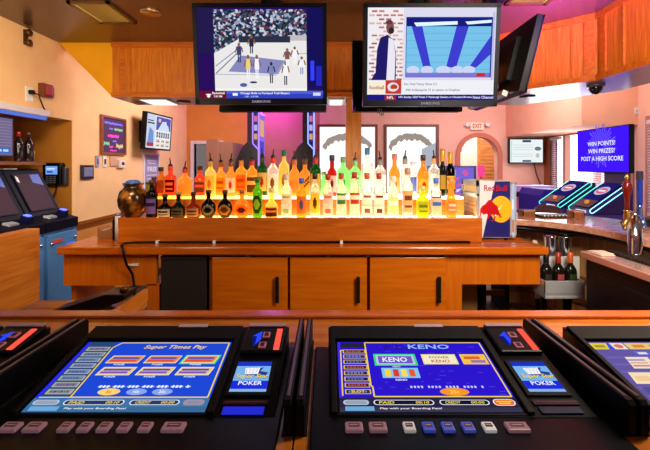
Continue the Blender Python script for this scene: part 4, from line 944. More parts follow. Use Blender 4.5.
# beer tower
t = empty('beer_tower', (1.505, 1.96, .98), 'chrome beer tower with red and blue tap handles', 'beer tap')
bx_, by_ = 1.505, 1.96
MB().lathe([(.032, .0155), (.032, .02), (.030, .014), (.029, .20), (.031, .205), (.031, .215), (.02, .222)], bx_, by_, .98, 24).build('column', CHROME, t)
f = MB().tube([(bx_-.02, by_, 1.165), (bx_-.055, by_-.02, 1.165), (bx_-.068, by_-.025, 1.15), (bx_-.072, by_-.027, 1.115)], [.011, .011, .012, .008], 10); f.lathe([(.013, 0), (.015, .01), (.012, .04), (.016, .045)], bx_-.055, by_-.02, 1.165, 12)
fo = f.build('faucet', P((200, 160, 90), .2, .9), t)
MB().lathe([(q_, z_*.74) for q_, z_ in [(.009, 0), (.010, .02), (.011, .08), (.016, .11), (.021, .14), (.021, .17), (.015, .19), (.007, .195), (.006, .20), (.008, .212), (.004, .22)]], bx_-.055, by_-.02, 1.207, 16).build('red_tap_handle', P((92, 14, 12), .22), t)
MB().lathe([(.009, 0), (.008, .012), (.004, .022)], bx_-.055, by_-.02, 1.207+.157, 12).build('gold_tip', P((214, 170, 60), .2, .8), t)
f = MB().lathe([(.013, 0), (.015, .01), (.012, .05), (.015, .055)], bx_-.004, by_-.032, 1.18, 12); f.tube([(bx_, by_, 1.17), (bx_-.004, by_-.05, 1.17), (bx_-.004, by_-.065, 1.13)], .010, 10); f.build('faucet', P((120, 150, 220), .15, .9), t)
MB().box(bx_-.014, bx_+.006, by_-.045, by_-.02, 1.235, 1.385).build('blue_tap_handle', P((24, 44, 130), .25), t, bevel=.006)
MB().box(bx_-.015, bx_+.007, by_-.046, by_-.019, 1.355, 1.402).build('handle_top', P((40, 40, 56), .3), t, bevel=.005)
# things on the right bar top
t = empty('bar_mat', (1.62, 2.78, 1.07), 'long black bar rail mat with white marks lying on the right bar', 'bar mat')
MB().obox((1.58, 2.78, 1.078), (1, .05, 0), (-.05, 1, 0), (0, 0, 1), .26, .10, .016).build('mat_body', P((26, 20, 18), .5), t, bevel=.003)
m = MB()
for k in range(9): m.obox((1.475+k*.026, 2.722+k*.0013, 1.084), (1, .05, 0), (-.05, 1, 0), (0, 0, 1), .012, .003, .007)
m.build('marks', P((230, 220, 210), .5), t)
def crate(x, y, lab, mat, w, h):
    t = empty('napkin_caddy', (x, y, 1.07), lab, 'caddy', 'small boxes on the right bar')
    m = MB(); q = .006
    m.box(x-w/2, x+w/2, y-.04, y+.04, 1.07, 1.078); m.box(x-w/2, x-w/2+q, y-.04, y+.04, 1.078, 1.07+h); m.box(x+w/2-q, x+w/2, y-.04, y+.04, 1.078, 1.07+h); m.box(x-w/2, x+w/2, y-.04, y-.04+q, 1.078, 1.07+h*.8); m.box(x-w/2, x+w/2, y+.04-q, y+.04, 1.078, 1.07+h)
    m.build('box_body', mat, t); MB().box(x-w/2+q, x+w/2-q, y-.032, y+.032, 1.078, 1.07+h*.9).build('napkins', P((190, 150, 130), .8), t)
crate(1.67, 2.70, 'small brown box standing beside the right end of the bar mat', WOOD((130, 70, 40), (170, 104, 66), 2), .075, .055)
crate(1.40, 2.82, 'low brown wooden box on the right bar next to the mini fridge', WOOD((120, 66, 30), (160, 96, 50), 2), .085, .045)
t = empty('game_console', (1.93, 2.62, 1.07), 'low black console base on the right bar near the red tap handle', 'console')
MB().prism([(1.80, 1.071), (1.98, 1.071), (1.98, 1.11), (1.82, 1.098)], 2.32, 2.47, 'y').build('housing', P((30, 24, 44), .3), t, bevel=.003)
MB().box(1.83, 1.96, 2.33, 2.44, 1.105, 1.109).build('pad', BLACKM, t)
# lower clutter behind the knee opening
o = MB().box(.80, .98, 2.62, 2.80, 0, .80).build('storage_box', P((176, 128, 60), .6, 0, 0, 60, 0, .5, .08), None, bevel=.004); tag(o, 'tan storage box standing under the right end of the back bar', 'box')
t = empty('shelf_unit', (1.1, 2.7, 0), 'dark brown slatted shelf unit beneath the right end of the back bar', 'shelf')
m = MB()
for z in (.58, .66, .74): m.box(1.005, 1.17, 2.60, 2.63, z, z+.035)
m.build('slats', WOOD((100, 54, 22), (150, 88, 40), 0), t)
m = MB().box(1.0, 1.025, 2.59, 2.82, 0, .80); m.box(1.15, 1.175, 2.59, 2.82, 0, .80); m.box(1.025, 1.15, 2.59, 2.82, .45, .47); m.build('uprights', BLACKM, t)

# ================================================================== beyond the right bar
VIO = P((70, 46, 140), .35, 0, 0, 60, .06); NEON = E((150, 240, 255), 2.2); NEONT = E((90, 250, 220), 1.6)
def bartop(y0, y1, lab, neon_far, neon_near):
    t = empty('arcade_game', (2.36, (y0+y1)/2, 0), lab, 'arcade machine', 'neon edged arcade games beyond the right bar')
    MB().box(2.20, 2.52, y0+.02, y1-.02, 0, 1.02).build('pedestal', VIO, t, bevel=.005)
    MB().prism([(2.16, 1.02), (2.52, 1.02), (2.52, 1.26), (2.46, 1.27), (2.17, 1.065)], y0, y1, 'y').build('console', P((40, 28, 96), .25), t, bevel=.005)
    a = Vector((2.175, y1-.03, 1.073)); u = Vector((0, -(y1-y0-.06), 0)); v = Vector((.28, 0, .198))
    n = v.cross(u).normalized() if v.cross(u).z > 0 else u.cross(v).normalized()
    c = Canvas(a+Vector((-.003, 0, .004)), u, v); c.rect(0, 0, 1, 1, E((46, 36, 130), .6)); c.rect(0, 0, 1, .28, P((90, 60, 90), .3)); c.ell(.5, .66, .36, .17, E((206, 196, 236), .9)); c.ell(.5, .66, .28, .11, E((220, 90, 110), 1)); c.rect(.3, .63, .7, .69, E((246, 240, 250), 1)); c.build('play_screen', t)
    if c.N.z < 0: pass
    MB().ball((2.215, (y0+y1)/2-.02, 1.112), .022, 14, 8).build('trackball', P((240, 160, 60), .15, 0, 0, 60, .3), t)
    def loop(y, mat, name):
        p0 = Vector((2.175, y, 1.05)); p1 = Vector((2.455, y, 1.247)); d = (p1-p0).normalized(); nn = Vector((-d.z, 0, d.x)); r = .018; pts = []
        for i in range(9): th = math.pi/2+math.pi*i/8; pts.append(p0+d*r*math.cos(th)*1.0+nn*r*math.sin(th))
        for i in range(9): th = -math.pi/2+math.pi*i/8; pts.append(p1+d*r*math.cos(th)+nn*r*math.sin(th))
        MB().tube(pts, .0036, 8, 0, True).build(name, mat, t)
    loop(y0-.006, neon_near, 'neon_tube'); loop(y1+.006, neon_far, 'neon_tube')
    m = MB(); m.box(2.14, 2.16, y0+.05, y0+.09, 1.03, 1.05); m.box(2.14, 2.16, y0+.12, y0+.16, 1.03, 1.05); m.build('button', E((236, 230, 255), 1.2), t)
bartop(3.30, 3.58, 'neon edged arcade game with round red and white screen emblem, below the violet screen', NEONT, NEON)
bartop(3.76, 4.08, 'neon edged arcade game farther from the taps, before the bright window', NEONT, NEONT)
t = empty('sign_screen', (2.74, 3.95, 0), 'violet screen reading WIN POINTS WIN PRIZES POST A HIGH SCORE on a dark pole', 'sign')
def hs(c):
    c.rect(0, 0, 1, 1, E((64, 22, 250), 1.05))
    for k in range(36):
        a0 = 2*math.pi*k/36; r0, r1 = .10, .40+.12*(k % 3)/2; w = .05
        q = 9/16
        c.poly([(.5+r0*q*math.cos(a0-w), .6+r0*math.sin(a0-w)), (.5+r1*q*math.cos(a0-w*.8), .6+r1*math.sin(a0-w*.8)), (.5+r1*q*math.cos(a0+w*.8), .6+r1*math.sin(a0+w*.8)), (.5+r0*q*math.cos(a0+w), .6+r0*math.sin(a0+w))], E((110, 84, 255), 1.05), 2)
    c.lay = 3; w = E((236, 234, 255), 1.1)
    c.text('WIN POINTS!', .5, .66, .105, w, width=.54); c.text('WIN PRIZES!', .5, .485, .105, w, width=.52); c.text('POST A HIGH SCORE', .5, .305, .105, w, width=.82)
m = MB()
y0, y1, z0, z1 = 3.60, 4.36, 1.355, 1.80
m.box(2.715, 2.76, y0, y1, z0, z1); m.build('housing', BLACK, t, bevel=.004)
c = Canvas((2.714, y1-.01, z0+.01), (0, -(y1-y0-.02), 0), (0, 0, z1-z0-.02), .0008); hs(c); c.build('screen', t)
MB().box(2.76, 2.80, 3.70, 4.0, 0, 1.6).build('pole', P((90, 70, 104), .5), t); MB().box(2.62, 2.92, 3.64, 4.1, 0, .03).build('base', BLACKM, t)
# violet cabinet, bar stool, shelf
t = empty('game_cabinet', (2.22, 4.35, 0), 'deep violet game cabinet back left of the two neon edged games', 'arcade machine')
MB().prism([(2.26, 0), (2.58, 0), (2.58, 1.16), (2.30, 1.17), (2.26, 1.1)], 4.25, 4.75, 'y').build('cabinet_body', P((44, 24, 116), .6, 0, 0, 60, .12, .2), t, bevel=.006)
MB().box(2.30, 2.55, 4.244, 4.25, .4, 1.06).build('rear_door', P((54, 30, 140), .35, 0, 0, 60, .1), t)
t = empty('bar_stool', (1.86, 3.28, 0), 'dark bar stool with arched back behind the black bar mat', 'bar stool')
m = MB(); n = 12; pts = []
for i in range(n+1): th = math.pi*i/n; pts.append((1.86-.115*math.cos(th), 3.40, 1.02+.06*math.sin(th)**.6))
m.tube([(1.745, 3.38, .76)]+pts+[(1.975, 3.38, .76)], .012, 8); m.build('back_frame', P((96, 66, 60), .3, .3), t)
MB().prism([(1.755, .86)]+[(x, z-.004) for x, _, z in pts]+[(1.965, .86)], 3.39, 3.41, 'y').build('backrest', P((86, 50, 54), .5), t)
MB().lathe([(.001, .72), (.16, .72), (.175, .74), (.17, .77), (.14, .785)], 1.86, 3.26, 0, 22).build('seat', P((70, 34, 30), .5), t)
for (a, b) in ((-1, -1), (1, -1), (1, 1), (-1, 1)): MB().tube([(1.86+a*.11, 3.26+b*.11, .72), (1.86+a*.17, 3.26+b*.15, 0)], .013, 8).build('leg', BLACKM, t)
MB().tube([(1.86+.15*math.cos(2*math.pi*i/16), 3.26+.145*math.sin(2*math.pi*i/16), .26) for i in range(16)], .009, 8, 0, True).build('footrest', CHROME, t)
t = empty('display_shelf', (2.5, 5.1, 0), 'lilac topped display shelf with small pink boxes beyond the mini fridge', 'shelf')
m = MB().box(2.28, 2.80, 4.95, 5.25, 1.10, 1.17); m.box(2.28, 2.80, 4.95, 5.25, .86, .89); m.build('shelf_board', P((170, 140, 214), .5), t)
m = MB().box(2.28, 2.31, 4.95, 5.25, 0, 1.10); m.box(2.77, 2.80, 4.95, 5.25, 0, 1.1); m.box(2.31, 2.77, 5.22, 5.25, 0, 1.1); m.build('case', P((120, 70, 110), .6), t)
rr = random.Random(11)
for k in range(7):
    x = 2.325+k*.06; h = rr.uniform(.09, .17); col = [(226, 90, 130), (240, 190, 210), (170, 60, 110), (236, 130, 120)][k % 4]
    o = MB().box(x, x+.05, 5.0, 5.1, .8905, .89+h).build('small_carton', P(col, .5, 0, 0, 60, .1), None, bevel=.003)
    tag(o, 'small pink toned carton on the lilac topped display shelf', 'carton', 'cartons on the display shelf')
t = empty('video_game_cabinet', (1.6, 5.0, 0), 'upright video game with violet and pink picture in front of the pink arch', 'arcade machine')
MB().box(1.36, 1.86, 5.0, 5.5, 0, 1.42).build('cabinet_body', P((80, 60, 120), .4), t, bevel=.006)
c = Canvas((1.40, 4.997, .92), (.42, 0, 0), (0, 0, .48)); c.rect(0, 0, 1, 1, E((120, 104, 214), 1)); rr = random.Random(3)
for k in range(16): u, v = rr.random()*.9, rr.random()*.9; c.poly([(u, v), (min(1, u+.1), v+.02), (min(1, u+.18), min(1, v+.1)), (u+.04, v+.09)], E(rr.choice([(200, 120, 214), (90, 60, 180), (236, 200, 246), (230, 90, 150), (60, 50, 140)]), 1))
c.build('screen', t)
MB().box(1.37, 1.40, 4.99, 5.0, .86, 1.41).build('side_trim', BLACK, t)
for i, x in enumerate((1.80, 2.22)):
    t = empty('pennant_card', (x, 5.8, 0), ('left' if i == 0 else 'right')+' of two small pink cards standing on slim posts before the arch', 'card')
    MB().box(x-.05, x+.05, 5.795, 5.805, 1.26, 1.42).build('card_face', P((210, 40, 120), .5, 0, 0, 60, .3), t); MB().tube([(x, 5.81, 0), (x, 5.81, 1.4)], .008, 8).build('post', BLACKM, t); MB().lathe([(.1, 0), (.1, .01), (.02, .02)], x, 5.81, 0, 16).build('base', BLACKM, t)
# right wall television and exit sign
def slide(c):
    w = E((232, 240, 240), 1.05); c.rect(0, 0, 1, 1, w); c.rect(.38, .88, .64, .98, E((50, 70, 130), 1)); c.rect(.38, .02, .64, .1, E((50, 80, 120), 1))
    for v in (.75, .65, .55, .35, .25): c.rect(.1, v, .7, v+.02, E((196, 210, 214), 1))
    c.ell(.85, .6, .1, .09, E((110, 120, 140), 1)); c.ell(.84, .3, .06, .1, E((206, 190, 190), 1)); c.rect(.04, .04, .06, .96, E((160, 220, 200), 1))
t, N = tv_frame('television', 'white screened television on the back wall right of the exit sign', (2.80, 6.19, 1.455), (.54, 0, 0), (0, 0, .385), .05, .016, slide, .016, logo=False)
MB().box(2.95, 3.2, 6.24, YB, 1.55, 1.75).build('wall_bracket', BLACKM, t)
MB().tube([(3.22, 6.25, 1.47), (3.26, 6.26, 1.3), (3.32, 6.27, 1.15), (3.36, 6.27, 1.05)], .01, 6).build('cord', P((120, 70, 60), .5), t)
t = empty('exit_sign', (2.32, 6.24, 1.98), 'lit exit sign with two emergency lamp heads above the pink arch', 'exit sign')
MB().box(2.22, 2.43, 6.23, YB, 1.975, 2.10).build('housing', P((236, 200, 190), .4), t, bevel=.004)
c = Canvas((2.228, 6.229, 1.982), (.194, 0, 0), (0, 0, .11)); c.rect(0, 0, 1, 1, E((255, 216, 190), 1)); c.text('EXIT', .5, .5, .62, E((226, 60, 30), 1), width=.72); c.build('sign_face', t)
for x in (2.17, 2.48):
    h = MB().lathe([(.015, 0), (.036, .015), (.04, .04), (.03, .046)], 0, 0, 0, 14); h.v = [(x+v[0], 6.24-v[2], 2.06+v[1]) for v in h.v]; h.box(x-.05, x+.05, 6.24, 6.26, 2.05, 2.07); h.build('lamp_head', P((240, 216, 210), .3), t)
t = empty('wall_switch', (3.4, 4.4, 2.0), 'small white plate on the pink bulkhead above the violet screen', 'switch')
MB().box(3.37, 3.41, 4.39, 4.4, 1.99, 2.06).build('plate', WHITE, t); MB().box(3.385, 3.395, 4.386, 4.39, 2.015, 2.035).build('toggle', P((150, 140, 140), .4), t)
# tall machines with neon edges near the back wall
def tall(xc, lab, col):
    y0, y1 = 5.0, 5.5
    t = empty('neon_game_cabinet', (xc, 5.25, 0), lab, 'arcade machine', 'tall neon edged games by the back wall')
    pr = [(xc-.24, 0), (xc+.2, 0), (xc+.2, .95), (xc+.06, 1.42), (xc+.06, 2.12), (xc-.08, 2.12), (xc-.08, 1.72), (xc-.14, 1.66), (xc-.22, 1.5), (xc-.25, 1.3)]
    MB().prism(pr, y0, y1, 'y').build('cabinet_body', P((20, 14, 34), .25), t, bevel=.006)
    m = MB().tube([(xc+.065, y0-.008, 2.11), (xc+.065, y0-.008, 1.43), (xc+.2, y0-.008, .97)], .010, 8); m.tube([(xc-.01, y0-.008, 2.11), (xc-.01, y0-.008, 1.70)], .008, 8); m.tube([(xc-.01, y0-.008, 1.70), (xc+.065, y0-.008, 1.62)], .008, 8)
    m.build('neon_tube', E(col, 2.0), t)
    c = Canvas((xc+.064, y0+.03, 1.46), (0, y1-y0-.06, 0), (0, 0, .62)); c.rect(0, 0, 1, 1, E((150, 110, 230), 1)); c.rect(.15, .55, .85, .9, E((230, 170, 120), 1)); c.rect(.15, .1, .85, .45, E((90, 70, 200), 1)); c.build('screen', t)
    c = Canvas((xc-.004, y0-.002, 1.72), (.06, 0, 0), (0, 0, .36)); c.rect(0, 0, 1, 1, E((70, 50, 150), .8))
    for k in range(3): c.rect(.15, .08+k*.31, .85, .28+k*.31, E([(226, 170, 110), (190, 190, 236), (220, 120, 150)][k], .9))
    c.build('side_art', t)
tall(-.93, 'tall dark neon edged game with violet glow, left of the other by the back wall', (150, 110, 255))
tall(-.24, 'tall dark neon edged game beside the back window, right of the other', (130, 150, 255))
# ================================================================== front bar
t = empty('front_bar', (0, .6, 0), 'wooden front bar holding the row of poker machines', 'counter')
FRW = WOOD((180, 92, 18), (212, 124, 40), 0, .24)
m = MB(); m.box(-2.1, -.046, .25, .972, 1.03, 1.07); m.box(-.044, 2.3, .25, .972, 1.03, 1.07); m.build('countertop', FRW, t, bevel=.001)
MB().box(-2.1, 2.3, .932, .972, 1.07, 1.078).build('edge_rail', BARTOP, t, bevel=.003)
MB().box(-2.05, 2.25, .45, .50, 0, 1.03).build('front_panel', CAB, t)
MB().box(-2.05, 2.25, .90, .95, .7, 1.03).build('rear_apron', CAB, t)
# ------------------------------------------------------------------ machines: sloping deck z = DA + DB*y
DA, DB = .9778, .1727
dn = Vector((0, -DB, 1)).normalized(); dv = Vector((0, 1, DB)).normalized()
def dz(y): return DA+DB*y
def deckbox(m, x0, x1, y0, y1, h0, h1, mi=0):
    p = []
    for h in (h0, h1):
        for (x, y) in ((x0, y0), (x1, y0), (x1, y1), (x0, y1)): p.append(Vector((x, y, dz(y)))+dn*h)
    return m.hexa(p, mi)
def deckcanvas(x0, x1, y0, y1, h):
    a = Vector((x0, y0, dz(y0)))+dn*h
    return Canvas(a, (x1-x0, 0, 0), Vector((0, y1-y0, DB*(y1-y0))), .0005)
YEL = E((250, 214, 60), 1); WHT = E((246, 246, 250), 1); NAV = E((14, 26, 90), 1)
def pills(c, band, dark, orange=False):
    for (u0, u1, a, b) in ((.19, .53, 'PAID', '00:10'), (.56, .84, 'CREDIT', '00:00')):
        c.pill(u0, .075, u1, .135, WHT); c.pill(u0+.006, .081, u1-.006, .129, E(dark, 1)); c.text(a, u0+.03, .105, .032, YEL, align='l', italic=.2, width=.085); c.text(b, u1-.03, .105, .03, YEL, align='r', italic=.2, width=.075)
    c.pill(.02, .075, .165, .135, E((190, 200, 214), 1)); c.pill(.03, .082, .155, .128, E((150, 164, 186), 1))
    c.rect(.03, .008, .19, .058, E((110, 170, 220), 1)); c.text('Play with your Boarding Pass!', .22, .033, .026, WHT, align='l', italic=.15, width=.34)
    if orange: c.pill(.86, .066, .985, .144, WHT); c.pill(.866, .072, .979, .138, E((236, 110, 40), 1)); c.rect(.88, .108, .965, .122, YEL); c.rect(.89, .085, .955, .099, YEL)
    else: c.pill(.86, .07, .98, .14, E((170, 150, 170), .9)); c.rect(.885, .09, .95, .12, E((140, 150, 180), .9))
def bar_stack(c, n, v0, v1, base, ring, texts, last):
    h = (v1-v0)/n
    for k in range(n):
        a = v0+k*h; c.rect(.035, a+.012, .185, a+h-.012, E(ring, 1)); c.rect(.042, a+.019, .178, a+h-.019, E(base if k else last, 1))
        rr = random.Random(k+n)
        u = .055
        while u < .155: w = rr.uniform(.008, .02); c.rect(u, a+h*.36, min(.168, u+w), a+h*.64, E(texts[k % len(texts)], 1)); u += w+.006
def scr_poker(c):
    c.rect(0, 0, 1, 1, E((30, 72, 214), 1)); c.rect(0, .16, .02, 1, E((40, 40, 240), 1.1)); c.rect(.02, .17, .2, 1, E((40, 76, 130), .9)); c.rect(0, 0, 1, .165, E((64, 116, 170), 1)); c.rect(0, 0, 1, .06, E((56, 106, 150), 1))
    c.line([(.2, .175), (.2, .9), (.24, .985), (.985, .985), (.985, .175), (.2, .175)], .014, YEL); c.line([(.02, .175), (.2, .175)], .008, WHT)
    bar_stack(c, 8, .2, .92, (110, 134, 176), (196, 190, 150), [(60, 80, 140), (120, 70, 110), (70, 90, 150)], (150, 150, 140))
    c.text('Super Times Pay', .62, .90, .08, YEL, width=.42, italic=.35); 
    for r in range(2):
        for k in range(3):
            u, v = .235+k*.245, .645-.18*r
            if r == 0 and k == 2: c.rect(u-.012, v-.02, u+.222, v+.125, E((60, 220, 110), 1), .02)
            c.rect(u, v-.005, u+.21, v+.115, E((246, 240, 200), 1), .02); c.rect(u+.006, v+.005, u+.204, v+.105, E((236, 130, 60) if r == 0 else (236, 196, 130), 1), .02)
            c.rect(u+.03, v+.06, u+.2, v+.09, E((70, 80, 190), 1)); c.rect(u+.02, v+.02, u+.19, v+.05, E((226, 80, 60) if r == 0 else (130, 84, 190), 1)); c.text('POKER', u+.1, v-.025, .024, WHT, width=.07)
    c.rect(.3, .295, .86, .313, E((170, 196, 246), 1)); 
    for k in range(26): c.rect(.3+k*.0215, .288, .312+k*.0215, .32, WHT if k % 4 else E((30, 72, 214), 1))
    c.ell(.40, .235, .065, .045, E((250, 214, 110), 1)); c.text('5c', .40, .235, .04, E((226, 80, 30), 1)); c.ell(.56, .235, .06, .042, E((140, 166, 236), 1)); c.text('10c', .56, .235, .035, WHT); c.ell(.71, .235, .06, .042, E((140, 166, 236), 1)); c.text('25c', .71, .235, .035, WHT)
    pills(c, 0, (30, 60, 110))
def scr_keno(c):
    c.rect(0, 0, 1, 1, E((44, 22, 206), 1)); c.rect(0, .16, .02, 1, E((60, 40, 240), 1)); c.rect(.02, .9, .2, .985, E((40, 36, 60), .9)); c.rect(0, 0, 1, .17, E((44, 40, 70), .9)); c.rect(0, 0, 1, .055, E((60, 56, 80), .9))
    for k in range(60):
        rr = random.Random(k); u, v = rr.uniform(.22, .95), rr.uniform(.2, .95); c.rect(u, v, u+rr.uniform(.005, .05), v+.004, E((100, 90, 226), 1))
    c.line([(.02, .19), (.02, .85), (.19, .85)], .012, YEL); c.line([(.2, .18), (.2, .30), (.19, .33), (.19, .985), (.985, .985), (.985, .18), (.2, .18)], .014, YEL)
    bar_stack(c, 8, .2, .87, (30, 34, 90), (236, 196, 50), [(120, 130, 190), (206, 70, 60), (80, 110, 210)], (40, 40, 70))
    c.text('SLOT', .11, .242, .035, YEL, width=.08)
    c.text('P L A Y', .47, .9, .07, E((36, 26, 120), 1), width=.3); c.text('KENO', .62, .91, .075, E((150, 196, 255), 1), width=.28, italic=.1)
    c.rect(.235, .60, .51, .785, E((60, 220, 130), 1)); c.rect(.25, .62, .495, .765, E((206, 190, 246), 1)); c.rect(.262, .635, .483, .75, E((110, 90, 200), 1)); c.text('KENO', .37, .695, .075, WHT, width=.16); c.text('KENO', .37, .585, .02, WHT, width=.05)
    c.rect(.55, .62, .775, .78, E((250, 226, 130), 1)); c.rect(.56, .635, .765, .765, E((246, 236, 200), 1)); c.text('KENO', .665, .67, .045, E((200, 40, 40), 1), width=.12); c.text('POWER', .665, .73, .035, E((150, 110, 50), 1), width=.13)
    c.rect(.805, .62, 1.0-.03, .78, E((250, 200, 60), 1)); c.rect(.812, .632, .963, .768, E((246, 196, 70), 1)); c.rect(.825, .70, .93, .745, E((226, 100, 50), 1)); c.rect(.86, .645, .955, .685, E((150, 110, 190), 1))
    c.rect(.27, .42, .50, .565, E((130, 200, 240), 1)); 
    for k, col in enumerate(((250, 210, 60), (220, 60, 50), (250, 220, 90), (230, 90, 50))): c.rect(.29+k*.05, .44, .325+k*.05, .545, E(col, 1))
    c.text('KENO', .38, .395, .026, WHT, width=.07)
    for k in range(22): c.rect(.4+k*.021, .285, .412+k*.021, .312, E((206, 206, 250), 1) if k % 5 else E((44, 22, 206), 1))
    c.ell(.67, .235, .085, .05, E((250, 150, 40), 1)); c.text('25c', .67, .235, .045, E((250, 226, 90), 1))
    pills(c, 0, (20, 20, 44), True)
def scr_cards(c):
    c.rect(0, 0, 1, 1, E((108, 92, 170), .9)); cr = E((240, 222, 206), 1); og = E((230, 130, 60), 1)
    for k in range(6): c.rect(.02, .17+k*.11, .98, .2+k*.11, E((120, 104, 184), .9))
    c.rect(0, .87, .12, .98, E((226, 206, 70), 1)); c.rect(.02, .90, .09, .945, E((170, 150, 40), 1)); c.poly([(.10, .87), (.14, .87), (.155, .98), (.12, .98)], E((60, 80, 220), 1)); c.rect(.14, .87, .23, .98, cr); c.ell(.185, .925, .03, .035, E((220, 120, 90), 1)); c.rect(.24, .87, .6, .98, E((232, 200, 120), 1)); c.rect(.28, .90, .36, .95, og); c.rect(.4, .9, .56, .95, E((90, 110, 220), 1))
    c.rect(.24, .77, .34, .84, E((90, 110, 220), 1)); c.rect(.26, .785, .32, .82, cr)
    for k in range(5):
        u = .12+k*.17; c.rect(u, .56, u+.15, .74, cr, .02)
        for j in range(3): c.rect(u+.015, .59+j*.045, u+.13, .612+j*.045, E([(216, 120, 100), (226, 170, 120), (150, 130, 200)][(j+k) % 3], 1))
    c.rect(.03, .34, .44, .50, E((244, 224, 186), 1), .02); c.ell(.24, .42, .06, .055, og); c.rect(.06, .38, .15, .45, E((246, 200, 150), 1)); c.rect(.34, .37, .42, .47, og); c.rect(.5, .34, .95, .5, E((236, 196, 130), 1))
    c.rect(.04, .2, .9, .3, E((84, 84, 150), .9)); c.rect(.12, .22, .22, .28, E((60, 110, 200), 1)); c.rect(.26, .22, .4, .28, E((190, 190, 220), 1)); pills(c, 0, (40, 40, 90))
KEYS = [(.006, .024, 1), (.038, .024, 1), (.084, .016, 0), (.110, .016, 0), (.136, .016, 0), (.163, .016, 0), (.191, .016, 0), (.222, .030, 1)]
def machine(x0, label, paint, blue_keys, sxo=0):
    t = empty('poker_machine', (x0+.165, .6, 1.07), label, 'gaming machine', 'poker machines set in the front bar')
    X = lambda r: x0+r
    MB().box(X(-.041), X(.372), .34, .783, 1.0702, 1.075).build('base_plate', BLACK, t, bevel=.002)
    # wedge body
    y0, y1 = .563, .783
    MB().prism([(y0, 1.075), (y1, 1.075), (y1, dz(y1)), (y0, dz(y0)+.0005)], X(-.016), X(.362), 'x')  .build('cabinet', BLACK, t, bevel=.003)
    # raised surround of the screen
    m = MB(); h = .006
    deckbox(m, X(-.012), X(.274), .738, .778, 0, h); deckbox(m, X(-.012), X(-.004), .566, .738, 0, h); deckbox(m, X(.266), X(.276), .566, .738, 0, h); deckbox(m, X(-.004), X(.266), .5645, .568, 0, .002)
    m.build('screen_surround', BLACKM, t, bevel=.0015)
    c = deckcanvas(X(0), X(.262), .5705, .733, .0012); paint(c); c.build('screen', t)
    m = MB(); deckbox(m, X(.15), X(.205), .772, .781, h, h+.0015); m.build('tag', P((206, 176, 190), .5), t)
    # bill acceptor block
    m = MB(); deckbox(m, X(.284), X(.358), .697, .779, 0, .008); b = m.build('bill_acceptor', P((14, 13, 18), .35, spec=.25), t, bevel=.003)
    m = MB(); deckbox(m, X(.286), X(.356), .770, .780, .0081, .0105); m.build('pink_strip', P((190, 150, 164), .5), b)
    m = MB(); deckbox(m, X(.342), X(.352), .701, .762, .008, .0095); m.build('light_bar', E((255, 76, 60), 1.5), b)
    c = deckcanvas(X(.29), X(.34), .70, .765, .0086); c.poly([(.30, .15), (.52, .45), (.50, .85), (.18, .62)], E((40, 70, 250), 1.1)); c.poly([(.30, .15), (.36, .25), (.34, .6), (.18, .62)], E((16, 24, 120), 1)); c.build('blue_arrow', b)
    for (u, y) in ((.323, .742), (.320, .712)):
        m = MB(); deckbox(m, X(u-.005), X(u+.008), y-.007, y+.008, .008, .0105); k = m.build('button', P((196, 110, 130), .4, 0, 0, 60, .15), b)
        m = MB(); deckbox(m, X(u-.002), X(u+.005), y-.004, y+.005, .0105, .0115); m.build('button_face', P((50, 26, 50), .4), k)
    # side display
    m = MB(); deckbox(m, X(.282), X(.350), .600, .680, 0, .004); s = m.build('side_display', BLACKM, t, bevel=.001)
    c = deckcanvas(X(.288), X(.344), .606, .674, .0046); c.rect(0, 0, 1, 1, E((120, 180, 236), 1)); c.rect(0, .84, 1, 1, E((30, 50, 190), 1)); c.rect(0, 0, 1, .08, E((140, 180, 230), 1)); c.poly([(0, .08), (1, .08), (1, .34), (0, .34)], E((30, 44, 220), 1))
    c.poly([(.3, .62), (.5, .70), (.8, .80), (.72, .66), (.95, .62), (.9, .5), (.3, .5)], E((40, 60, 150), 1))
    for k in range(4): c.poly([(.30+k*.09, .55), (.40+k*.09, .55), (.36+k*.11, .78), (.26+k*.11, .76)], E((246, 246, 250), 1)); c.poly([(.32+k*.09, .58), (.33+k*.09, .58), (.31+k*.11, .74), (.30+k*.11, .74)], E((130, 130, 150), 1))
    c.text('Super Star', .5, .455, .19, E((30, 40, 110), 1), width=.97, italic=.2); c.text('Super Star', .5, .465, .18, E((250, 214, 40), 1), width=.94, italic=.2); c.text('POKER', .52, .25, .13, WHT, width=.66); c.build('picture', s)
    # card slot, ticket slot
    m = MB(); deckbox(m, X(.284), X(.350), .583, .592, 0, .003); s = m.build('card_slot', P((44, 30, 34), .3), t)
    m = MB(); deckbox(m, X(.287), X(.347), .586, .588, .003, .0036); m.build('slot_mouth', P((120, 50, 60), .3), s)
    m = MB(); deckbox(m, X(.287), X(.346), .567, .579, 0, .003); m.build('ticket_light', E((40, 44, 220), .9) if not blue_keys else P((24, 26, 70), .3), t)
    # keys on the flat apron
    for i, (u, w, big) in enumerate(KEYS):
        col = (156, 112, 124)
        if blue_keys and not big: col = [(214, 210, 210), (70, 90, 210), (80, 96, 214), (84, 96, 206), (226, 226, 226)][i-2]
        k = MB().box(X(u+sxo), X(u+sxo+w), .528, .546, 1.075, 1.0805).build('button', P(col, .35, 0, 0, 60, .25), t, bevel=.0018)
        cc = Canvas((X(u+sxo)+w*.2, .531, 1.0806), (w*.6, 0, 0), (0, .012, 0), .0003); cc.rect(0, .25, 1, .9, P((90, 50, 70), .5)); cc.rect(.1, .5, .9, .7, P((200, 160, 170), .5)); cc.build('legend', k)
machine(-.438, 'poker machine with bright blue Super Times Pay screen on the front bar', scr_poker, False, -.006)
machine(.017, 'poker machine with deep violet KENO screen in the middle of the front bar', scr_keno, True)
machine(.475, 'poker machine with grey violet card screen, cut by the right photo edge', scr_cards, True)
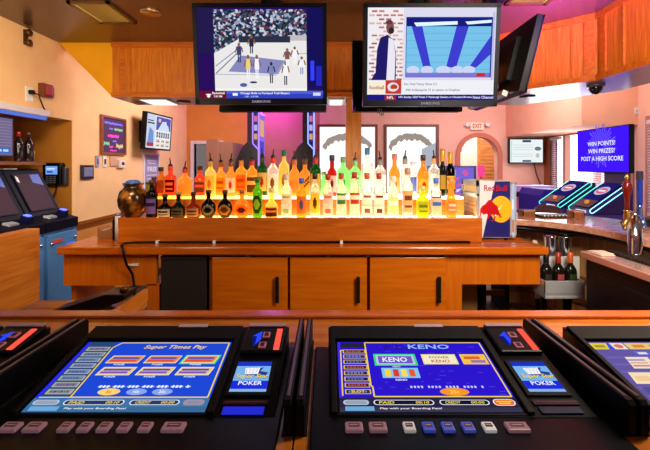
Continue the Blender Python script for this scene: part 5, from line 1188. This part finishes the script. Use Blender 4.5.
machine(-.905, 'poker machine at the left photo edge showing only its red light bar', scr_poker, False)
# dividers
def divider(xc, label):
    t = empty('privacy_divider', (xc, .67, 1.07), label, 'divider', 'black dividers between the poker machines')
    prof_ = [(.527, 1.072), (.527, 1.113), (.532, 1.118), (.811, 1.118), (.816, 1.113), (.816, 1.072)]
    for a, w in ((-.0125, .0105), (.0035, .0115)):
        p = MB().prism(prof_, xc+a, xc+a+w, 'x').build('panel', P((5, 5, 7), .5, 0, .15, 200, 0, .12), t, bevel=.0015)
        MB().box(xc+a+w*.3, xc+a+w*.7, .54, .81, 1.118, 1.1187).build('edge_strip', P((90, 76, 84), .3, .3), p)
    MB().box(xc-.016, xc+.018, .53, .816, 1.0702, 1.0725).build('base', BLACKM, t)
divider(-.046, 'black upright divider between the blue screen machine and the violet KENO machine')
divider(.409, 'black upright divider right of the violet KENO machine')
divider(-.5025, 'black upright divider left of the blue Super Times Pay machine')
# ================================================================== light
def area(name, loc, target, size, power, col, sy=None, spread=None):
    l = bpy.data.lights.new(name, 'AREA'); l.size = size; l.energy = power; l.color = col
    if sy: l.shape = 'RECTANGLE'; l.size_y = sy
    if spread: l.spread = spread
    o = bpy.data.objects.new(name, l); COL.objects.link(o); o.location = loc
    o.rotation_euler = (Vector(target)-Vector(loc)).to_track_quat('-Z', 'Y').to_euler(); return o
def point(name, loc, power, col, r=.1):
    l = bpy.data.lights.new(name, 'POINT'); l.energy = power; l.color = col; l.shadow_soft_size = r
    o = bpy.data.objects.new(name, l); COL.objects.link(o); o.location = loc; return o
area('bar_light', (1.15, 1.0, 2.40), (.95, 2.4, .5), .8, 50, (1, .88, .68), .5)
area('bar_light', (-1.0, 1.4, 2.40), (-2.22, 3.0, 1.7), .6, 18, (1, .84, .62), .5, 1.7)
area('unseen_room_light', (-1.0, 4.6, 2.72), (-2.22, 4.4, 1.2), 1.0, 65, (1, .95, .95))
area('unseen_room_light', (2.0, 4.7, 2.72), (2.3, 6.2, 1.4), 1.2, 50, (1, .90, .92))
area('unseen_room_light', (2.7, 3.75, 2.6), (3.1, 4.4, 1.95), .4, 8, (1, .9, .86))  # added lamp out of view, brightens the bulkhead's front face
area('window_light', (3.35, 5.3, 1.4), (1.5, 3.0, 1.0), 1.2, 20, (.94, .92, 1), .8)
area('under_bar_fill', (.95, 1.0, 1.8), (1.45, 2.45, .75), .3, 18, (1, .9, .78))  # added lamp out of view, brightens the space under the right bar
area('alcove_light', (-2.28, 2.6, 1.78), (-2.5, 2.9, 1.2), .05, 5, (1, .86, .66), .9)
point('violet_light', (-.8, 5.9, 2.3), 22, (.5, .06, 1), .15)
point('violet_light', (2.0, 3.95, .75), 10, (.35, .2, 1), .15)
point('hall_light', (2.5, 6.9, 2.3), 90, (1, .95, .88), .2)
point('hall_light', (-1.9, 7.1, 2.3), 45, (1, .97, .95), .2)
area('added_violet_wash', (1.5, 1.5, 1.7), (1.35, 2.4, 2.44), .3, 38, (.36, .08, 1), None, 1.0)  # added lamp, imitates violet reflections in the glossy ceiling
area('ceiling_wash', (-1.2, 1.0, 1.75), (-1.2, 2.4, 2.44), .4, 8, (1, .82, .56))
w = bpy.data.worlds.new('World'); S.world = w; w.use_nodes = True
bg = w.node_tree.nodes['Background']; bg.inputs[0].default_value = (*lin((226, 206, 206)), 1); bg.inputs[1].default_value = .24
# ================================================================== camera
cam = bpy.data.cameras.new('camera'); co = bpy.data.objects.new('camera', cam); COL.objects.link(co)
co.location = (0, 0, CZ); co.rotation_euler = (math.pi/2, 0, 0)
cam.sensor_fit = 'HORIZONTAL'; cam.sensor_width = 36; cam.lens = 36*400/650
cam.shift_x = -3/650; cam.shift_y = -60/650; cam.clip_start = .02
S.camera = co
